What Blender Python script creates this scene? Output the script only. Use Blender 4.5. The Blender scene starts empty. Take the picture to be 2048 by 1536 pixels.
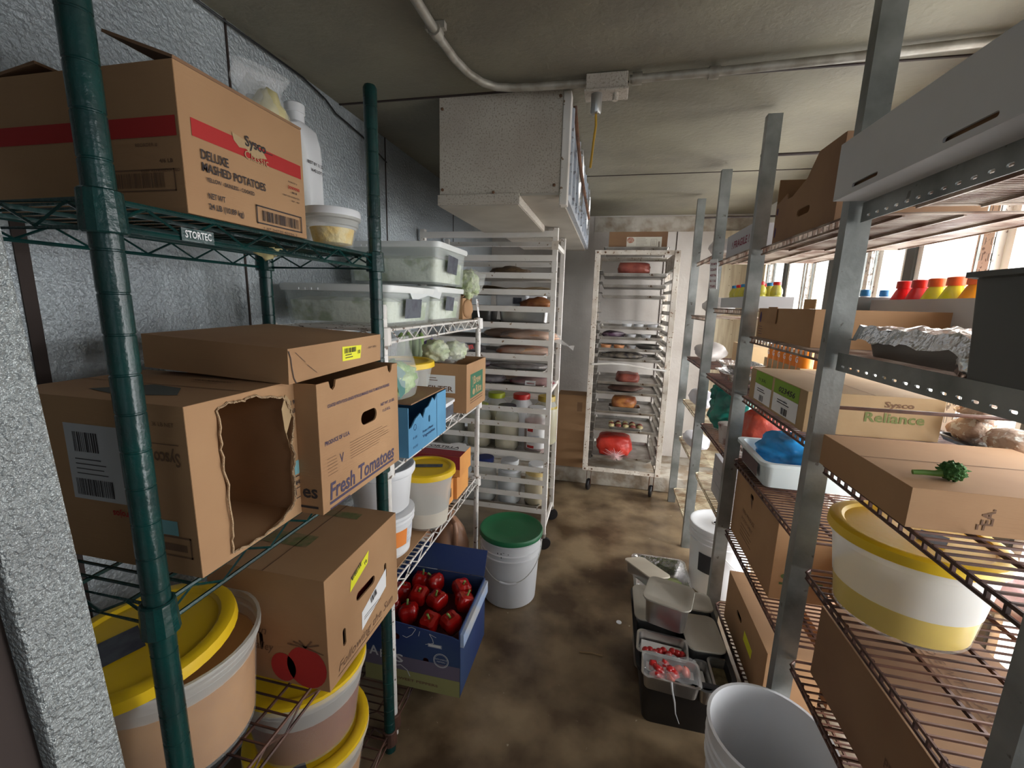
import bpy, math, random
from mathutils import Vector, Matrix, noise
from mathutils.geometry import tessellate_polygon
random.seed(7)
D = bpy.data; S = bpy.context.scene; COL = S.collection
PI = math.pi
# ------------------------------------------------------------------ camera
cd = D.cameras.new('camera'); cam = D.objects.new('camera', cd); COL.objects.link(cam); S.camera = cam
cd.sensor_fit = 'HORIZONTAL'; cd.sensor_width = 36; cd.lens = 36 * 863.35 / 2048
cd.clip_start = 0.02
def _rot(r):
    v = Vector(r); return Matrix.Rotation(v.length, 3, v.normalized())
_R = _rot((.18267, .216797, .046806))
right = Vector((_R[0][0], _R[0][2], -_R[0][1])); up = -Vector((_R[1][0], _R[1][2], -_R[1][1])); back = -Vector((_R[2][0], _R[2][2], -_R[2][1]))
m = Matrix((right, up, back)).transposed().to_4x4(); m.translation = (0, 0, 1.435); cam.matrix_world = m
# ------------------------------------------------------------------ light
S.cycles.transparent_max_bounces = 32
S.view_settings.view_transform = 'Standard'; S.view_settings.look = 'None'
S.view_settings.exposure = 1.3; S.view_settings.gamma = 1.0; S.view_settings.use_curve_mapping = False
W = D.worlds.new('world'); S.world = W; W.use_nodes = True
W.node_tree.nodes['Background'].inputs[0].default_value = (.97, 1.0, .95, 1)
W.node_tree.nodes['Background'].inputs[1].default_value = 1.15
def area(name, loc, rot, sx, sy, power, col):
    l = D.lights.new(name, 'AREA'); l.shape = 'RECTANGLE'; l.size = sx; l.size_y = sy; l.energy = power; l.color = col
    o = D.objects.new(name, l); COL.objects.link(o); o.location = loc; o.rotation_euler = rot; return o
# daylight behind the glass doors on the right, daylight from the doorway behind the camera, and an unseen fill lamp added right of the camera
area('door_daylight', (1.75, 1.9, 1.2), (0, PI/2, 0), 2.0, 3.8, 165, (.97, .98, 1.0))
area('entrance_daylight', (-.1, -1.15, 1.45), (PI/2, 0, 0), 1.6, 1.3, 1.6, (.80, .90, 1.0))
area('entrance_fill', (.80, -.25, 1.75), (math.radians(72), 0, math.radians(62)), .35, .3, .6, (.86, .93, 1))

# ------------------------------------------------------------------ materials
MATS = {}
def M(name, c, r=.5, m=0.0, c2=None, ns=8, amt=(.4, .62), bump=0, bs=40, tr=0, alpha=1, speck=None, sp=(60, .66), st=(1, 1, 1), em=None, bst=(1, 1, 1), sss=0):
    if name in MATS: return MATS[name]
    mt = D.materials.new(name); mt.use_nodes = True; N = mt.node_tree.nodes; L = mt.node_tree.links
    b = N['Principled BSDF']; col = (*c, 1) if len(c) == 3 else c
    b.inputs['Base Color'].default_value = col; b.inputs['Roughness'].default_value = r; b.inputs['Metallic'].default_value = m
    b.inputs['Transmission Weight'].default_value = tr; b.inputs['Alpha'].default_value = alpha
    if sss: b.inputs['Subsurface Weight'].default_value = sss; b.inputs['Subsurface Radius'].default_value = (.03, .03, .03)
    tc = N.new('ShaderNodeTexCoord')
    def coords(s):
        mp = N.new('ShaderNodeMapping'); mp.inputs['Scale'].default_value = s; L.new(tc.outputs['Object'], mp.inputs[0]); return mp.outputs[0]
    def mixc(facname, scale, lo, hi, a, bcol, s, det=5):
        n = N.new('ShaderNodeTexNoise'); n.inputs['Scale'].default_value = scale; n.inputs['Detail'].default_value = det; L.new(coords(s), n.inputs['Vector'])
        rp = N.new('ShaderNodeValToRGB'); rp.color_ramp.elements[0].position = lo; rp.color_ramp.elements[1].position = hi
        L.new(n.outputs['Fac'], rp.inputs[0]); mx = N.new('ShaderNodeMix'); mx.data_type = 'RGBA'
        L.new(rp.outputs[0], mx.inputs[0])
        if hasattr(a, 'links'): L.new(a, mx.inputs[6])
        else: mx.inputs[6].default_value = a
        mx.inputs[7].default_value = (*bcol, 1); return mx.outputs[2]
    out = col
    if c2: out = mixc('a', ns, amt[0], amt[1], out, c2, st)
    if speck: out = mixc('s', sp[0], sp[1], sp[1] + .03, out, speck, (1, 1, 1), 3)
    if c2 or speck: L.new(out, b.inputs['Base Color'])
    if bump:
        n = N.new('ShaderNodeTexNoise'); n.inputs['Scale'].default_value = bs; n.inputs['Detail'].default_value = 3; L.new(coords(bst), n.inputs['Vector'])
        bp = N.new('ShaderNodeBump'); bp.inputs['Strength'].default_value = bump; bp.inputs['Distance'].default_value = .01
        L.new(n.outputs['Fac'], bp.inputs['Height']); L.new(bp.outputs[0], b.inputs['Normal'])
    MATS[name] = mt; return mt
kraft = M('kraft', (.43, .25, .125), .85, c2=(.37, .205, .10), ns=3, bump=.05, bs=25, bst=(1, 1, 12))
kraft_d = M('kraft_dark', (.29, .165, .085), .85, c2=(.24, .13, .07), ns=4, bump=.05, bs=25, bst=(1, 1, 12))
kraft_p = M('kraft_pale', (.46, .32, .17), .8, c2=(.40, .27, .14), ns=4, bump=.1, bs=20, bst=(1, 12, 1))
flute = M('kraft_torn_edge', (.50, .34, .20), .95, bump=.6, bs=300)
inkb = M('ink_black', (.035, .028, .03), .8); inkr = M('ink_red', (.42, .02, .018), .8); inkg = M('ink_green', (.10, .19, .05), .8)
inkn = M('ink_brown', (.17, .09, .05), .85); inkw = M('ink_white', (.8, .8, .8), .8); inkc = M('ink_cyan', (.20, .42, .45), .8)
paper = M('label_paper', (.80, .80, .80), .75); yellow_l = M('label_yellow', (.82, .80, .03), .6); orange_l = M('label_orange', (.88, .27, .05), .6)
black_l = M('label_black', (.035, .035, .045), .7); slate = M('label_slate', (.10, .11, .13), .7, c2=(.06, .06, .08), ns=30)
green_l = M('label_green', (.035, .15, .08), .7); lime_l = M('label_lime', (.22, .38, .03), .7)
gsteel = M('green_epoxy', (.003, .040, .036), .26, c2=(.006, .028, .027), ns=14, bump=.1, bs=120)
wsteel = M('white_epoxy', (.80, .78, .75), .4, c2=(.68, .63, .58), ns=12, speck=(.16, .11, .08), sp=(45, .62))
rustw = M('rust_wire', (.13, .06, .04), .5, .3, c2=(.06, .03, .025), ns=20)
M('lit_upper_wire', (.40, .33, .27), .5, .3, c2=(.16, .09, .06), ns=9, amt=(.4, .6)); palew = M('pale_wire', (.62, .55, .40), .45, .3, c2=(.30, .20, .12), ns=14)  # upper decks: rust wire paled, light from below put into its colour
galv = M('galvanized', (.30, .31, .30), .45, .5, c2=(.15, .16, .15), ns=9, amt=(.35, .7), speck=(.12, .11, .10), sp=(28, .68), bump=.08, bs=60)
steel = M('stainless', (.62, .61, .59), .28, .9, c2=(.45, .44, .43), ns=6)
alum = M('aluminium_pan', (.55, .53, .50), .38, .8, c2=(.36, .33, .29), ns=10, speck=(.12, .08, .05), sp=(30, .68))
foil = M('foil', (.75, .74, .73), .22, .95, bump=1.0, bs=26)
rackw = M('rack_paint', (.88, .85, .81), .5, c2=(.80, .76, .70), ns=7, speck=(.30, .20, .12), sp=(38, .67))
rackr = M('rack_rusty', (.76, .70, .62), .55, c2=(.62, .54, .45), ns=12, speck=(.28, .18, .11), sp=(60, .62))
wplast = M('white_plastic', (.80, .81, .83), .38, sss=.08)
mplast = M('milky_plastic', (.74, .74, .70), .35, alpha=.50)
cplast = M('clear_plastic', (.80, .83, .80), .14, alpha=.36)
film = M('clear_film', (.93, .94, .95), .10, alpha=.22, bump=.8, bs=18)
yplast = M('yellow_plastic', (.80, .52, .012), .42, bump=.05, bs=60)
grplast = M('green_plastic', (.012, .15, .055), .45)
blkp = M('black_plastic', (.012, .012, .014), .35); gryp = M('grey_plastic', (.09, .095, .09), .5)
redp = M('red_plastic', (.60, .015, .01), .35); blup = M('blue_plastic', (.03, .05, .22), .35); navy = M('navy_plastic', (.010, .012, .03), .35)
limep = M('lime_plastic', (.50, .58, .02), .35)
wall_m = M('embossed_metal', (.52, .57, .60), .36, .30, c2=(.40, .44, .47), ns=2.2, bump=1.0, bs=105)
wallb = M('stained_white_panel', (.60, .56, .52), .6, c2=(.46, .41, .37), ns=3, amt=(.4, .7), bump=.2, bs=50)
jambm = M('jamb_metal', (.42, .45, .45), .36, .45, c2=(.35, .37, .37), ns=5, bump=1.0, bs=190)
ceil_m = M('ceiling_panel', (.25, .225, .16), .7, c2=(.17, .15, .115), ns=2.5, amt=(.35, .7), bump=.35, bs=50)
floor_m = M('stained_concrete', (.30, .215, .125), .34, c2=(.085, .052, .028), ns=3.6, amt=(.36, .62), speck=(.42, .36, .26), sp=(36, .72), bump=.25, bs=14)
curb_m = M('curb_concrete', (.46, .42, .36), .8, c2=(.26, .20, .14), ns=8, bump=.4, bs=30)
gasket = M('dark_gasket', (.035, .022, .018), .8); creamp = M('cream_wood', (.74, .66, .50), .6, c2=(.58, .48, .34), ns=6, st=(8, 8, .6), speck=(.3, .2, .12), sp=(30, .70))
acm = M('unit_casing', (.60, .55, .47), .55, c2=(.52, .46, .39), ns=5, speck=(.40, .34, .27), sp=(170, .56), bump=.3, bs=160)
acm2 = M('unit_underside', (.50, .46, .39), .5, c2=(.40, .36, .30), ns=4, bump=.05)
acw = M('unit_grille', (.62, .66, .72), .4, .3, speck=(.3, .3, .32), sp=(60, .62))
rusty = M('rust', (.22, .10, .05), .8, c2=(.10, .05, .03), ns=20)
glass = M('door_glass', (.9, .95, .93), .06, alpha=.12)
framew = M('door_frame_white', (.80, .80, .76), .5); framed = M('door_frame_dark', (.05, .05, .045), .5); speckp = M('speckled_post', (.72, .66, .60), .5, speck=(.25, .2, .17), sp=(70, .60))
conduit_m = M('painted_conduit', (.44, .41, .35), .45, .3, c2=(.3, .27, .22), ns=20)

# ------------------------------------------------------------------ mesh helpers
def rr(hx, hy, r, n=4):
    r = min(r, hx * .999, hy * .999); o = []
    for cx, cy, a in ((hx-r, hy-r, 0), (-hx+r, hy-r, PI/2), (-hx+r, -hy+r, PI), (hx-r, -hy+r, 3*PI/2)):
        for i in range(n + 1):
            t = a + PI/2 * i / n; o.append((cx + r*math.cos(t), cy + r*math.sin(t)))
    return o
class MB:
    def __init__(s): s.v = []; s.f = []
    def box(s, x0, x1, y0, y1, z0, z1, mt=None):
        i = len(s.v); c = [(x0,y0,z0),(x1,y0,z0),(x1,y1,z0),(x0,y1,z0),(x0,y0,z1),(x1,y0,z1),(x1,y1,z1),(x0,y1,z1)]
        if mt: c = [tuple(mt @ Vector(p)) for p in c]
        s.v += c; s.f += [tuple(i+k for k in q) for q in ((0,3,2,1),(4,5,6,7),(0,1,5,4),(1,2,6,5),(2,3,7,6),(3,0,4,7))]; return s
    def tube(s, pts, r, n=6, closed=False):
        pts = [Vector(p) for p in pts]; N = len(pts); base = len(s.v); prev = None
        for k, p in enumerate(pts):
            if closed: d = pts[(k+1) % N] - pts[k-1]
            else: d = pts[min(k+1, N-1)] - pts[max(k-1, 0)]
            d.normalize()
            if prev is None:
                a = Vector((0, 0, 1)) if abs(d.z) < .9 else Vector((1, 0, 0)); u = d.cross(a).normalized()
            else: u = (prev - d * prev.dot(d)).normalized()
            prev = u; w = d.cross(u); rk = r[k] if isinstance(r, (list, tuple)) else r
            for j in range(n):
                t = 2*PI*j/n; s.v.append(tuple(p + (u*math.cos(t) + w*math.sin(t)) * rk))
        for k in range(N if closed else N-1):
            a = base + k*n; b = base + ((k+1) % N)*n
            for j in range(n): s.f.append((a+j, a+(j+1) % n, b+(j+1) % n, b+j))
        if not closed:
            s.f.append(tuple(base+n-1-j for j in range(n))); s.f.append(tuple(base+(N-1)*n+j for j in range(n)))
        return s
    def rings(s, rings, cap0=True, cap1=True, flip=False):
        base = len(s.v); n = len(rings[0])
        for r in rings: s.v += [tuple(p) for p in r]
        for k in range(len(rings)-1):
            a = base+k*n; b = a+n
            for j in range(n):
                q = (a+j, a+(j+1) % n, b+(j+1) % n, b+j); s.f.append(q[::-1] if flip else q)
        if cap0: s.f.append(tuple(base+n-1-j for j in range(n)))
        if cap1: s.f.append(tuple(base+(len(rings)-1)*n+j for j in range(n)))
        return s
    def lathe(s, prof, n=36, c=(0, 0, 0), cap0=True, cap1=True):
        return s.rings([[(c[0]+r*math.cos(2*PI*j/n), c[1]+r*math.sin(2*PI*j/n), c[2]+z) for j in range(n)] for r, z in prof], cap0, cap1)
    def rloft(s, prof, c=(0, 0, 0), n=4, cap0=True, cap1=True):   # (hx, hy, z, corner radius)
        return s.rings([[(c[0]+x, c[1]+y, c[2]+z) for x, y in rr(hx, hy, r, n)] for hx, hy, z, r in prof], cap0, cap1)
    def poly(s, o, u, v, w, outer, holes=(), t=.004):             # extruded panel with holes: front at 0, back at -t along w
        o, u, v, w = Vector(o), Vector(u), Vector(v), Vector(w); loops = [list(outer)] + [list(h) for h in holes]
        tri = tessellate_polygon([[Vector((a, b, 0)) for a, b in l] for l in loops])
        flat = [p for l in loops for p in l]; i = len(s.v); n = len(flat)
        for k in (0, 1):
            for a, b in flat: s.v.append(tuple(o + u*a + v*b - w*(t*k)))
        for a, b, c in tri:
            pa, pb, pc = flat[a], flat[b], flat[c]
            if (pb[0]-pa[0])*(pc[1]-pa[1])-(pb[1]-pa[1])*(pc[0]-pa[0]) < 0: a, c = c, a
            s.f += [(i+a, i+b, i+c), (i+n+c, i+n+b, i+n+a)]
        k = 0
        for l in loops:
            for j in range(len(l)):
                a = i+k+j; b = i+k+(j+1) % len(l); s.f.append((a, a+n, b+n, b))
            k += len(l)
        return s
    def build(s, name, mat, parent=None, loc=(0, 0, 0), rot=(0, 0, 0), bevel=0, smooth=False, label=None, seg=2):
        me = D.meshes.new(name); me.from_pydata(s.v, [], s.f); me.materials.append(mat); me.validate()
        if smooth:
            me.polygons.foreach_set('use_smooth', [True]*len(me.polygons)); me.set_sharp_from_angle(angle=.7)
        o = D.objects.new(name, me); COL.objects.link(o); o.location = loc; o.rotation_euler = rot
        if parent: o.parent = parent
        if bevel:
            b = o.modifiers.new('bevel', 'BEVEL'); b.width = bevel; b.segments = seg; b.limit_method = 'ANGLE'
        if label: o['label'] = label
        return o
def fix(o):
    import bmesh
    bm = bmesh.new(); bm.from_mesh(o.data); bmesh.ops.recalc_face_normals(bm, faces=bm.faces); bm.to_mesh(o.data); bm.free(); return o
def thing(name, label, cat, loc, rot=(0, 0, 0), group=None):
    o = D.objects.new(name, None); COL.objects.link(o); o.location = loc
    o.rotation_euler = rot if isinstance(rot, tuple) else (0, 0, rot); o.empty_display_size = .05
    return tag(o, label, cat, group)
def tag(o, label, cat, group=None, kind=None):
    o['label'] = label; o['category'] = cat
    if group: o['group'] = group
    if kind: o['kind'] = kind
    return o
def struct(name, mb, mat, **k):
    o = mb.build(name, mat, **k); o['kind'] = 'structure'; return o
def clone(root, loc, rot=None, label=None):
    def cp(o, par):
        c = o.copy(); COL.objects.link(c); c.parent = par
        for ch in o.children: cp(ch, c)
        return c
    r = cp(root, None); r.location = loc
    if rot is not None: r.rotation_euler = (0, 0, rot)
    if label: r['label'] = label
    return r
_txt = {}
def text_geo(body, bold):
    k = (body, bold)
    if k not in _txt:
        cu = D.curves.new('t', 'FONT'); cu.body = body; cu.size = 1; cu.offset = .02 if bold else 0; cu.resolution_u = 2
        o = D.objects.new('t', cu); COL.objects.link(o); dg = bpy.context.evaluated_depsgraph_get()
        me = D.meshes.new_from_object(o.evaluated_get(dg)); vs = [(v.co.x, v.co.y) for v in me.vertices]; fs = [tuple(p.vertices) for p in me.polygons]
        D.objects.remove(o); D.curves.remove(cu); D.meshes.remove(me); _txt[k] = (vs, fs)
    return _txt[k]
class Pr:                                                          # print on a face: origin o, directions u, v
    def __init__(s, o, u, v, off=.0008):
        s.o = Vector(o); s.u = Vector(u).normalized(); s.v = Vector(v).normalized(); s.n = s.u.cross(s.v); s.off = off; s.mb = MB()
    def P(s, a, b): return tuple(s.o + s.u*a + s.v*b + s.n*s.off)
    def pl(s, pts):
        i = len(s.mb.v); s.mb.v += [s.P(*p) for p in pts]; s.mb.f.append(tuple(range(i, i+len(pts)))); return s
    def rect(s, a, b, w, h, rot=0):
        c, d = math.cos(rot), math.sin(rot)
        return s.pl([(a + x*c - y*d, b + x*d + y*c) for x, y in ((0, 0), (w, 0), (w, h), (0, h))])
    def frame(s, a, b, w, h, t):
        s.rect(a, b, w, t); s.rect(a, b+h-t, w, t); s.rect(a, b, t, h); s.rect(a+w-t, b, t, h); return s
    def ell(s, a, b, rx, ry, n=24): return s.pl([(a+rx*math.cos(2*PI*k/n), b+ry*math.sin(2*PI*k/n)) for k in range(n)])
    def ring(s, a, b, r, t, n=28):
        i = len(s.mb.v)
        for k in range(n):
            c, d = math.cos(2*PI*k/n), math.sin(2*PI*k/n); s.mb.v += [s.P(a+r*c, b+r*d), s.P(a+(r-t)*c, b+(r-t)*d)]
        for k in range(n): j = (k+1) % n; s.mb.f.append((i+2*k, i+2*j, i+2*j+1, i+2*k+1))
        return s
    def text(s, body, a, b, size, bold=False, wid=None, shear=0, rot=0, flipu=1):
        vs, fs = text_geo(body, bold); W0 = max(v[0] for v in vs) if vs else 1
        sx = (wid / W0) if wid else size; i = len(s.mb.v); c, d = math.cos(rot), math.sin(rot)
        for x, y in vs:
            X = (x + shear*y) * sx; Y = y * size; s.mb.v.append(s.P(a + (X*c - Y*d)*flipu, b + X*d + Y*c))
        s.mb.f += [tuple(i+k for k in f) for f in fs]; return s
    def bars(s, a, b, w, h, n=26, seed=1, rot=0):
        R = random.Random(seed); x = 0; c, d = math.cos(rot), math.sin(rot)
        while x < w:
            t = w/n * R.choice((.3, .45, .8)); s.rect(a + x*c, b + x*d, min(t, w-x), h, rot); x += t + w/n * R.choice((.3, .5, .7))
        return s
    def lines(s, a, b, w, n, gap, t, seed=3):
        R = random.Random(seed)
        for k in range(n): s.rect(a, b - k*gap, w*R.uniform(.6, 1), t)
        return s
    def squig(s, pts, t):
        for (x0, y0), (x1, y1) in zip(pts, pts[1:]):
            dx, dy = x1-x0, y1-y0; l = math.hypot(dx, dy) or 1; nx, ny = -dy/l*t/2, dx/l*t/2
            s.pl([(x0+nx, y0+ny), (x0-nx, y0-ny), (x1-nx, y1-ny), (x1+nx, y1+ny)])
        return s
    def build(s, parent, mat, name='printing', label=None): return s.mb.build(name, mat, parent, label=label)
def face(sx, sy, h, f):                                            # face frames of a carton centred on its base
    x, y = sx/2, sy/2
    return {'+x': ((x, -y, 0), (0, 1, 0), (0, 0, 1), sy, h), '-x': ((-x, y, 0), (0, -1, 0), (0, 0, 1), sy, h),
            '-y': ((-x, -y, 0), (1, 0, 0), (0, 0, 1), sx, h), '+y': ((x, y, 0), (-1, 0, 0), (0, 0, 1), sx, h),
            '+z': ((-x, -y, h), (1, 0, 0), (0, 1, 0), sx, sy), '-z': ((-x, y, 0), (1, 0, 0), (0, -1, 0), sx, sy)}[f]
def slot(cx, cy, rx, ry, n=8):
    return [(cx+a, cy+b) for a, b in rr(rx, ry, min(rx, ry), n//2)]
def carton(name, label, cat, loc, dims, rz=0, mat=None, holes={}, skip=(), outline={}, seam=True, group=None, rot=None, body='body'):
    mat = mat or kraft; sx, sy, h = dims
    t = thing(name, label, cat, loc, rot or (0, 0, rz), group); mb = MB()
    for f in ('+x', '-x', '-y', '+y', '+z', '-z'):
        if f in skip: continue
        o, u, v, w, hh = face(sx, sy, h, f); n = Vector(u).cross(Vector(v))
        e = .0005; ol = outline.get(f) or [(0, 0), (w, 0), (w, hh), (0, hh)]
        ol = [(min(max(a, e), w-e) if f[1] != 'x' else a, min(max(b, e), hh-e)) for a, b in ol]
        ol = [(min(max(a, e), w-e), b) for a, b in ol]; mb.poly(o, u, v, n, ol, holes.get(f, ()), .004)
    mb.build(body, mat, t)
    if seam and '+z' not in skip:
        s2 = Pr(*face(sx, sy, h, '+z')[:3]); s2.rect(0, sy/2-.0012, sx, .0024) if sx > sy else s2.rect(sx/2-.0012, 0, .0024, sy)
        s2.build(t, inkn, 'flap_seam')
    return t
def FP(dims, f, off=.0008): return Pr(*face(*dims, f)[:3], off=off)
def blob(name, mat, parent, c, size, seed=0, amp=.15, freq=2.0, sub=3, flat=None, label=None, rot=(0, 0, 0), pinch=0, sq=0):
    import bmesh
    bm = bmesh.new(); bmesh.ops.create_icosphere(bm, subdivisions=sub, radius=1)
    for v in bm.verts:
        p = v.co.copy(); k = 1 + amp * noise.noise(p*freq + Vector((seed*3.1, seed*1.7, seed))) + amp*.45*noise.noise(p*freq*2.7 + Vector((seed, 9, 4)))
        p *= k
        if flat is not None and p.z < flat: p.z = flat + (p.z-flat)*.08
        if sq: mx = max(abs(v.co.x), abs(v.co.y), abs(v.co.z)); p = p*(1-sq) + p*(sq/mx)*.86
        if pinch: g = 1 - pinch*max(0, p.z)**2; p.x *= g; p.y *= g
        v.co = Vector((p.x*size[0], p.y*size[1], p.z*size[2]))
    me = D.meshes.new(name); bm.to_mesh(me); bm.free(); me.materials.append(mat)
    me.polygons.foreach_set('use_smooth', [True]*len(me.polygons))
    o = D.objects.new(name, me); COL.objects.link(o); o.location = c; o.rotation_euler = rot
    if parent: o.parent = parent
    if label: o['label'] = label
    return o

# ================================================================== the room
XL, XR, YB, ZC = -1.07, 1.10, 3.9, 2.17
struct('floor', MB().box(-2.0, 3.0, -2.2, YB+.1, -.06, 0), floor_m)
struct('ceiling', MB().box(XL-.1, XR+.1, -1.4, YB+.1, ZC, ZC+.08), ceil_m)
struct('wall_left', MB().box(XL-.08, XL, .33, YB, 0, ZC), wall_m)
struct('wall_back', MB().box(XL-.1, XR+.1, YB, YB+.08, 0, ZC), wallb)
struct('trim_1', MB().box(XL, XR-.02, 1.639, 1.648, ZC-.004, ZC+.001), gasket)                  # ceiling seam
struct('trim_2', MB().box(XL, XR-.02, 2.72, 2.727, ZC-.003, ZC+.001), gasket)
for k, (y, w) in enumerate(((.612, .022), (1.125, .006), (1.99, .006), (2.9, .006))):
    struct('trim_%d' % (k+3), MB().box(XL-.001, XL+.003, y-w/2, y+w/2, 0, ZC), gasket)           # wall panel seams
struct('trim_7', MB().box(XL, XR-.02, 3.37, YB, 0, .125), curb_m, bevel=.008)                    # concrete ledge under the back wall
struct('trim_8', MB().box(-.17, XR-.02, YB-.004, YB, 2.04, ZC-.01), curb_m)
for k, x in enumerate((.412, .50, .80)): struct('trim_%d' % (k+9), MB().box(x-.003, x+.003, YB-.005, YB, .125, 2.04), gasket)
struct('trim_12', MB().box(.86, XR-.02, YB-.03, YB, .125, 2.04), creamp)
# entrance jamb in the near left corner
jm = MB(); jm.poly((-.53, 0, 0), (0, 1, 0), (0, 0, 1), (1, 0, 0), [(.291, 0), (.350, 0), (.268, 2.165), (.215, 2.165)], (), .09)
fix(struct('wall_front', jm, jambm, bevel=.004))
struct('trim_13', MB().box(-.62, -.55, .195, .262, 0, ZC), gasket); struct('trim_25', MB().box(-.66, -.548, -.2, .192, 0, ZC), jambm); struct('trim_14', MB().box(-1.15, -.70, .29, .325, 0, ZC), jambm)
struct('wall_entrance', MB().box(-1.25, 1.25, -1.42, -1.36, 0, ZC).box(-1.25, -1.17, -1.36, .29, 0, ZC), ceil_m)
# right side: glass doors between speckled posts
wr = MB().box(XR-.02, XR+.1, -1.36, YB, 1.93, ZC).box(XR-.02, XR+.1, -1.36, YB, 0, .10).box(XR-.02, XR+.1, -1.36, .35, .10, 1.93)
struct('wall_right', wr, framew)
px = [.38, 1.0, 1.62, 2.24, 2.86, 3.48]
sp = MB()
for y in px: sp.box(XR-.02, XR+.05, y-.03, y+.03, .1, 1.93)
struct('trim_15', sp, speckp)
struct('trim_16', MB().box(XR-.02, XR+.06, 3.55, YB, .1, 1.93), creamp)
for k, y in enumerate(px[:-1]):
    for h, (a, b) in enumerate(((y+.03, y+.345), (y+.395, y+.59))):
        d = D.objects.new('door_%d' % (2*k+h+1), None); COL.objects.link(d); d['kind'] = 'structure'; d.location = (XR+.03, a, .1)
        w = b-a; fm = MB().box(-.02, .02, 0, .028, 0, 1.83).box(-.02, .02, w-.028, w, 0, 1.83).box(-.02, .02, .028, w-.028, 0, .07).box(-.02, .02, .028, w-.028, 1.76, 1.83)
        fm.build('frame', framew, d); MB().box(-.004, .004, .028, w-.028, .07, 1.76).build('pane', glass, d)
    struct('trim_%d' % (17+k), MB().box(XR+.0, XR+.05, y+.345, y+.395, .1, 1.93), framed)

# ================================================================== ceiling things
t = thing('evaporator_unit', 'large boxy cream cooling unit hung from the ceiling, speckled with rust', 'cooling unit', (-.42, 1.653, 1.80))
mb = MB().box(-.245, .215, 0, 1.68, .03, .37); mb.build('casing', acm, t, bevel=.003)
mb = MB().box(-.251, .07, -.006, .630, -.007, .032); mb.build('drip_pan', acm, t, bevel=.003)
MB().box(-.245, .065, -.002, .62, -.010, -.0072).build('drip_pan_underside', acm2, t)
MB().box(.072, .215, 0, 1.68, .022, .0299).build('base_plate', acm2, t)
MB().box(.216, .243, -.004, .05, -.012, .36).build('corner_post', rackw, t, bevel=.003)
gr = MB().box(.216, .236, .06, 1.66, .03, .36)
for k in range(9): gr.box(.236, .246, .10+k*.17, .115+k*.17, .045, .345)
gr.build('side_grille', acw, t)
for k in range(2):
    g = MB()
    for q in range(5): g.tube([(.252, .5+k*.7+(.02+.028*q)*math.cos(a), .195+(.02+.028*q)*math.sin(a)) for a in [2*PI*i/20 for i in range(20)]], .0022, 4, True)
    g.build('fan_guard', steel, t)
for x, z in ((-.232, .33), (.205, .345), (-.232, .05), (.195, .055), (-.03, .035)):
    o = MB().lathe([(.0055, 0), (.0055, .003), (.003, .005)], 12).build('screw', inkn, t, (x, -.0005 if z > .04 else -.0065, z), (PI/2, 0, 0))
MB().tube([(.245, .12, .36), (.255, .16, .27), (.26, .34, .20), (.262, .62, .17), (.265, 1.05, .13)], .007, 8).build('refrigerant_pipe', rusty, t, smooth=True)

z = 2.148
pts = [(-.503, .3), (-.504, .9), (-.507, 1.16), (-.508, 1.28), (-.503, 1.38), (-.488, 1.46), (-.46, 1.525), (-.42, 1.562), (-.36, 1.577), (-.28, 1.582), (-.122, 1.583)]
t = thing('electrical_conduit', 'grey painted conduit curving across the ceiling to the junction box', 'conduit', (-.4, 1.3, z))
MB().tube([(x+.4, y-1.3, 0) for x, y in pts], .0125, 10).build('pipe', conduit_m, t, smooth=True)
MB().tube([(-.107, -.075, 0), (-.107, -.045, 0)], .018, 10).build('coupling', conduit_m, t, smooth=True)
MB().box(-.135, -.08, -.068, -.05, .004, .021).build('strap', conduit_m, t)
t = thing('electrical_conduit', 'straight grey conduit running from the junction box towards the right wall', 'conduit', (.5, 1.57, z))
MB().tube([(-.488, .012, 0), (-.2, .006, 0), (.1, -.012, 0), (.57, -.05, 0)], .0125, 10).build('pipe', conduit_m, t, smooth=True)
for x in (-.478, -.25): MB().tube([(x, .012, 0), (x+.03, .011, 0)], .018, 10).build('coupling', conduit_m, t, smooth=True)
t = thing('junction_box', 'small cream electrical box on the ceiling with a short yellow wire hanging', 'electrical box', (-.058, 1.600, 2.168))
MB().box(-.066, .066, -.035, .035, -.047, 0).build('box', acm, t, bevel=.003); MB().box(-.07, .07, -.040, .040, -.055, -.047).build('cover_plate', acm, t, bevel=.002)
MB().lathe([(.015, -.115), (.018, -.11), (.018, -.055), (.012, -.055)], 14, (-.03, -.015, 0)).build('connector', steel, t, smooth=True)
MB().lathe([(.009, -.078), (.009, -.055)], 10, (.03, -.015, 0)).build('knockout_plug', acm, t)
MB().tube([(-.03, -.015, -.10), (-.027, -.016, -.15), (-.032, -.017, -.20), (-.036, -.017, -.26), (-.038, -.017, -.28)], .004, 7).build('yellow_wire', M('wire_yellow', (.62, .36, .04), .5), t, smooth=True, label='short yellow wire')
t = MB().tube([(XL+.014, .5, 2.158), (XL+.014, 1.1, 2.155), (XL+.014, 1.42, 2.158), (XL+.012, 1.54, 2.142), (XL+.012, 1.60, 2.118), (XL+.012, 1.68, 2.112), (XL+.012, 1.79, 2.10), (XL+.012, 1.98, 2.06)], .0035, 6).build('wall_cable', blkp)
tag(t, 'thin black cable tacked along the top of the left wall', 'cable')
for k, y in enumerate((2.02, 3.30)):
    x0 = .545; o = MB().tube([(x0, y, 2.035), (1.08, y+.02, 2.045)], .006, 8).build('threaded_rod', gasket)
    tag(o, ('thin black rod from the nearer tall post to the right wall, above the open carton', 'thin dark rod under the ceiling at the far end of the steel shelving')[k], 'rod')

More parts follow.
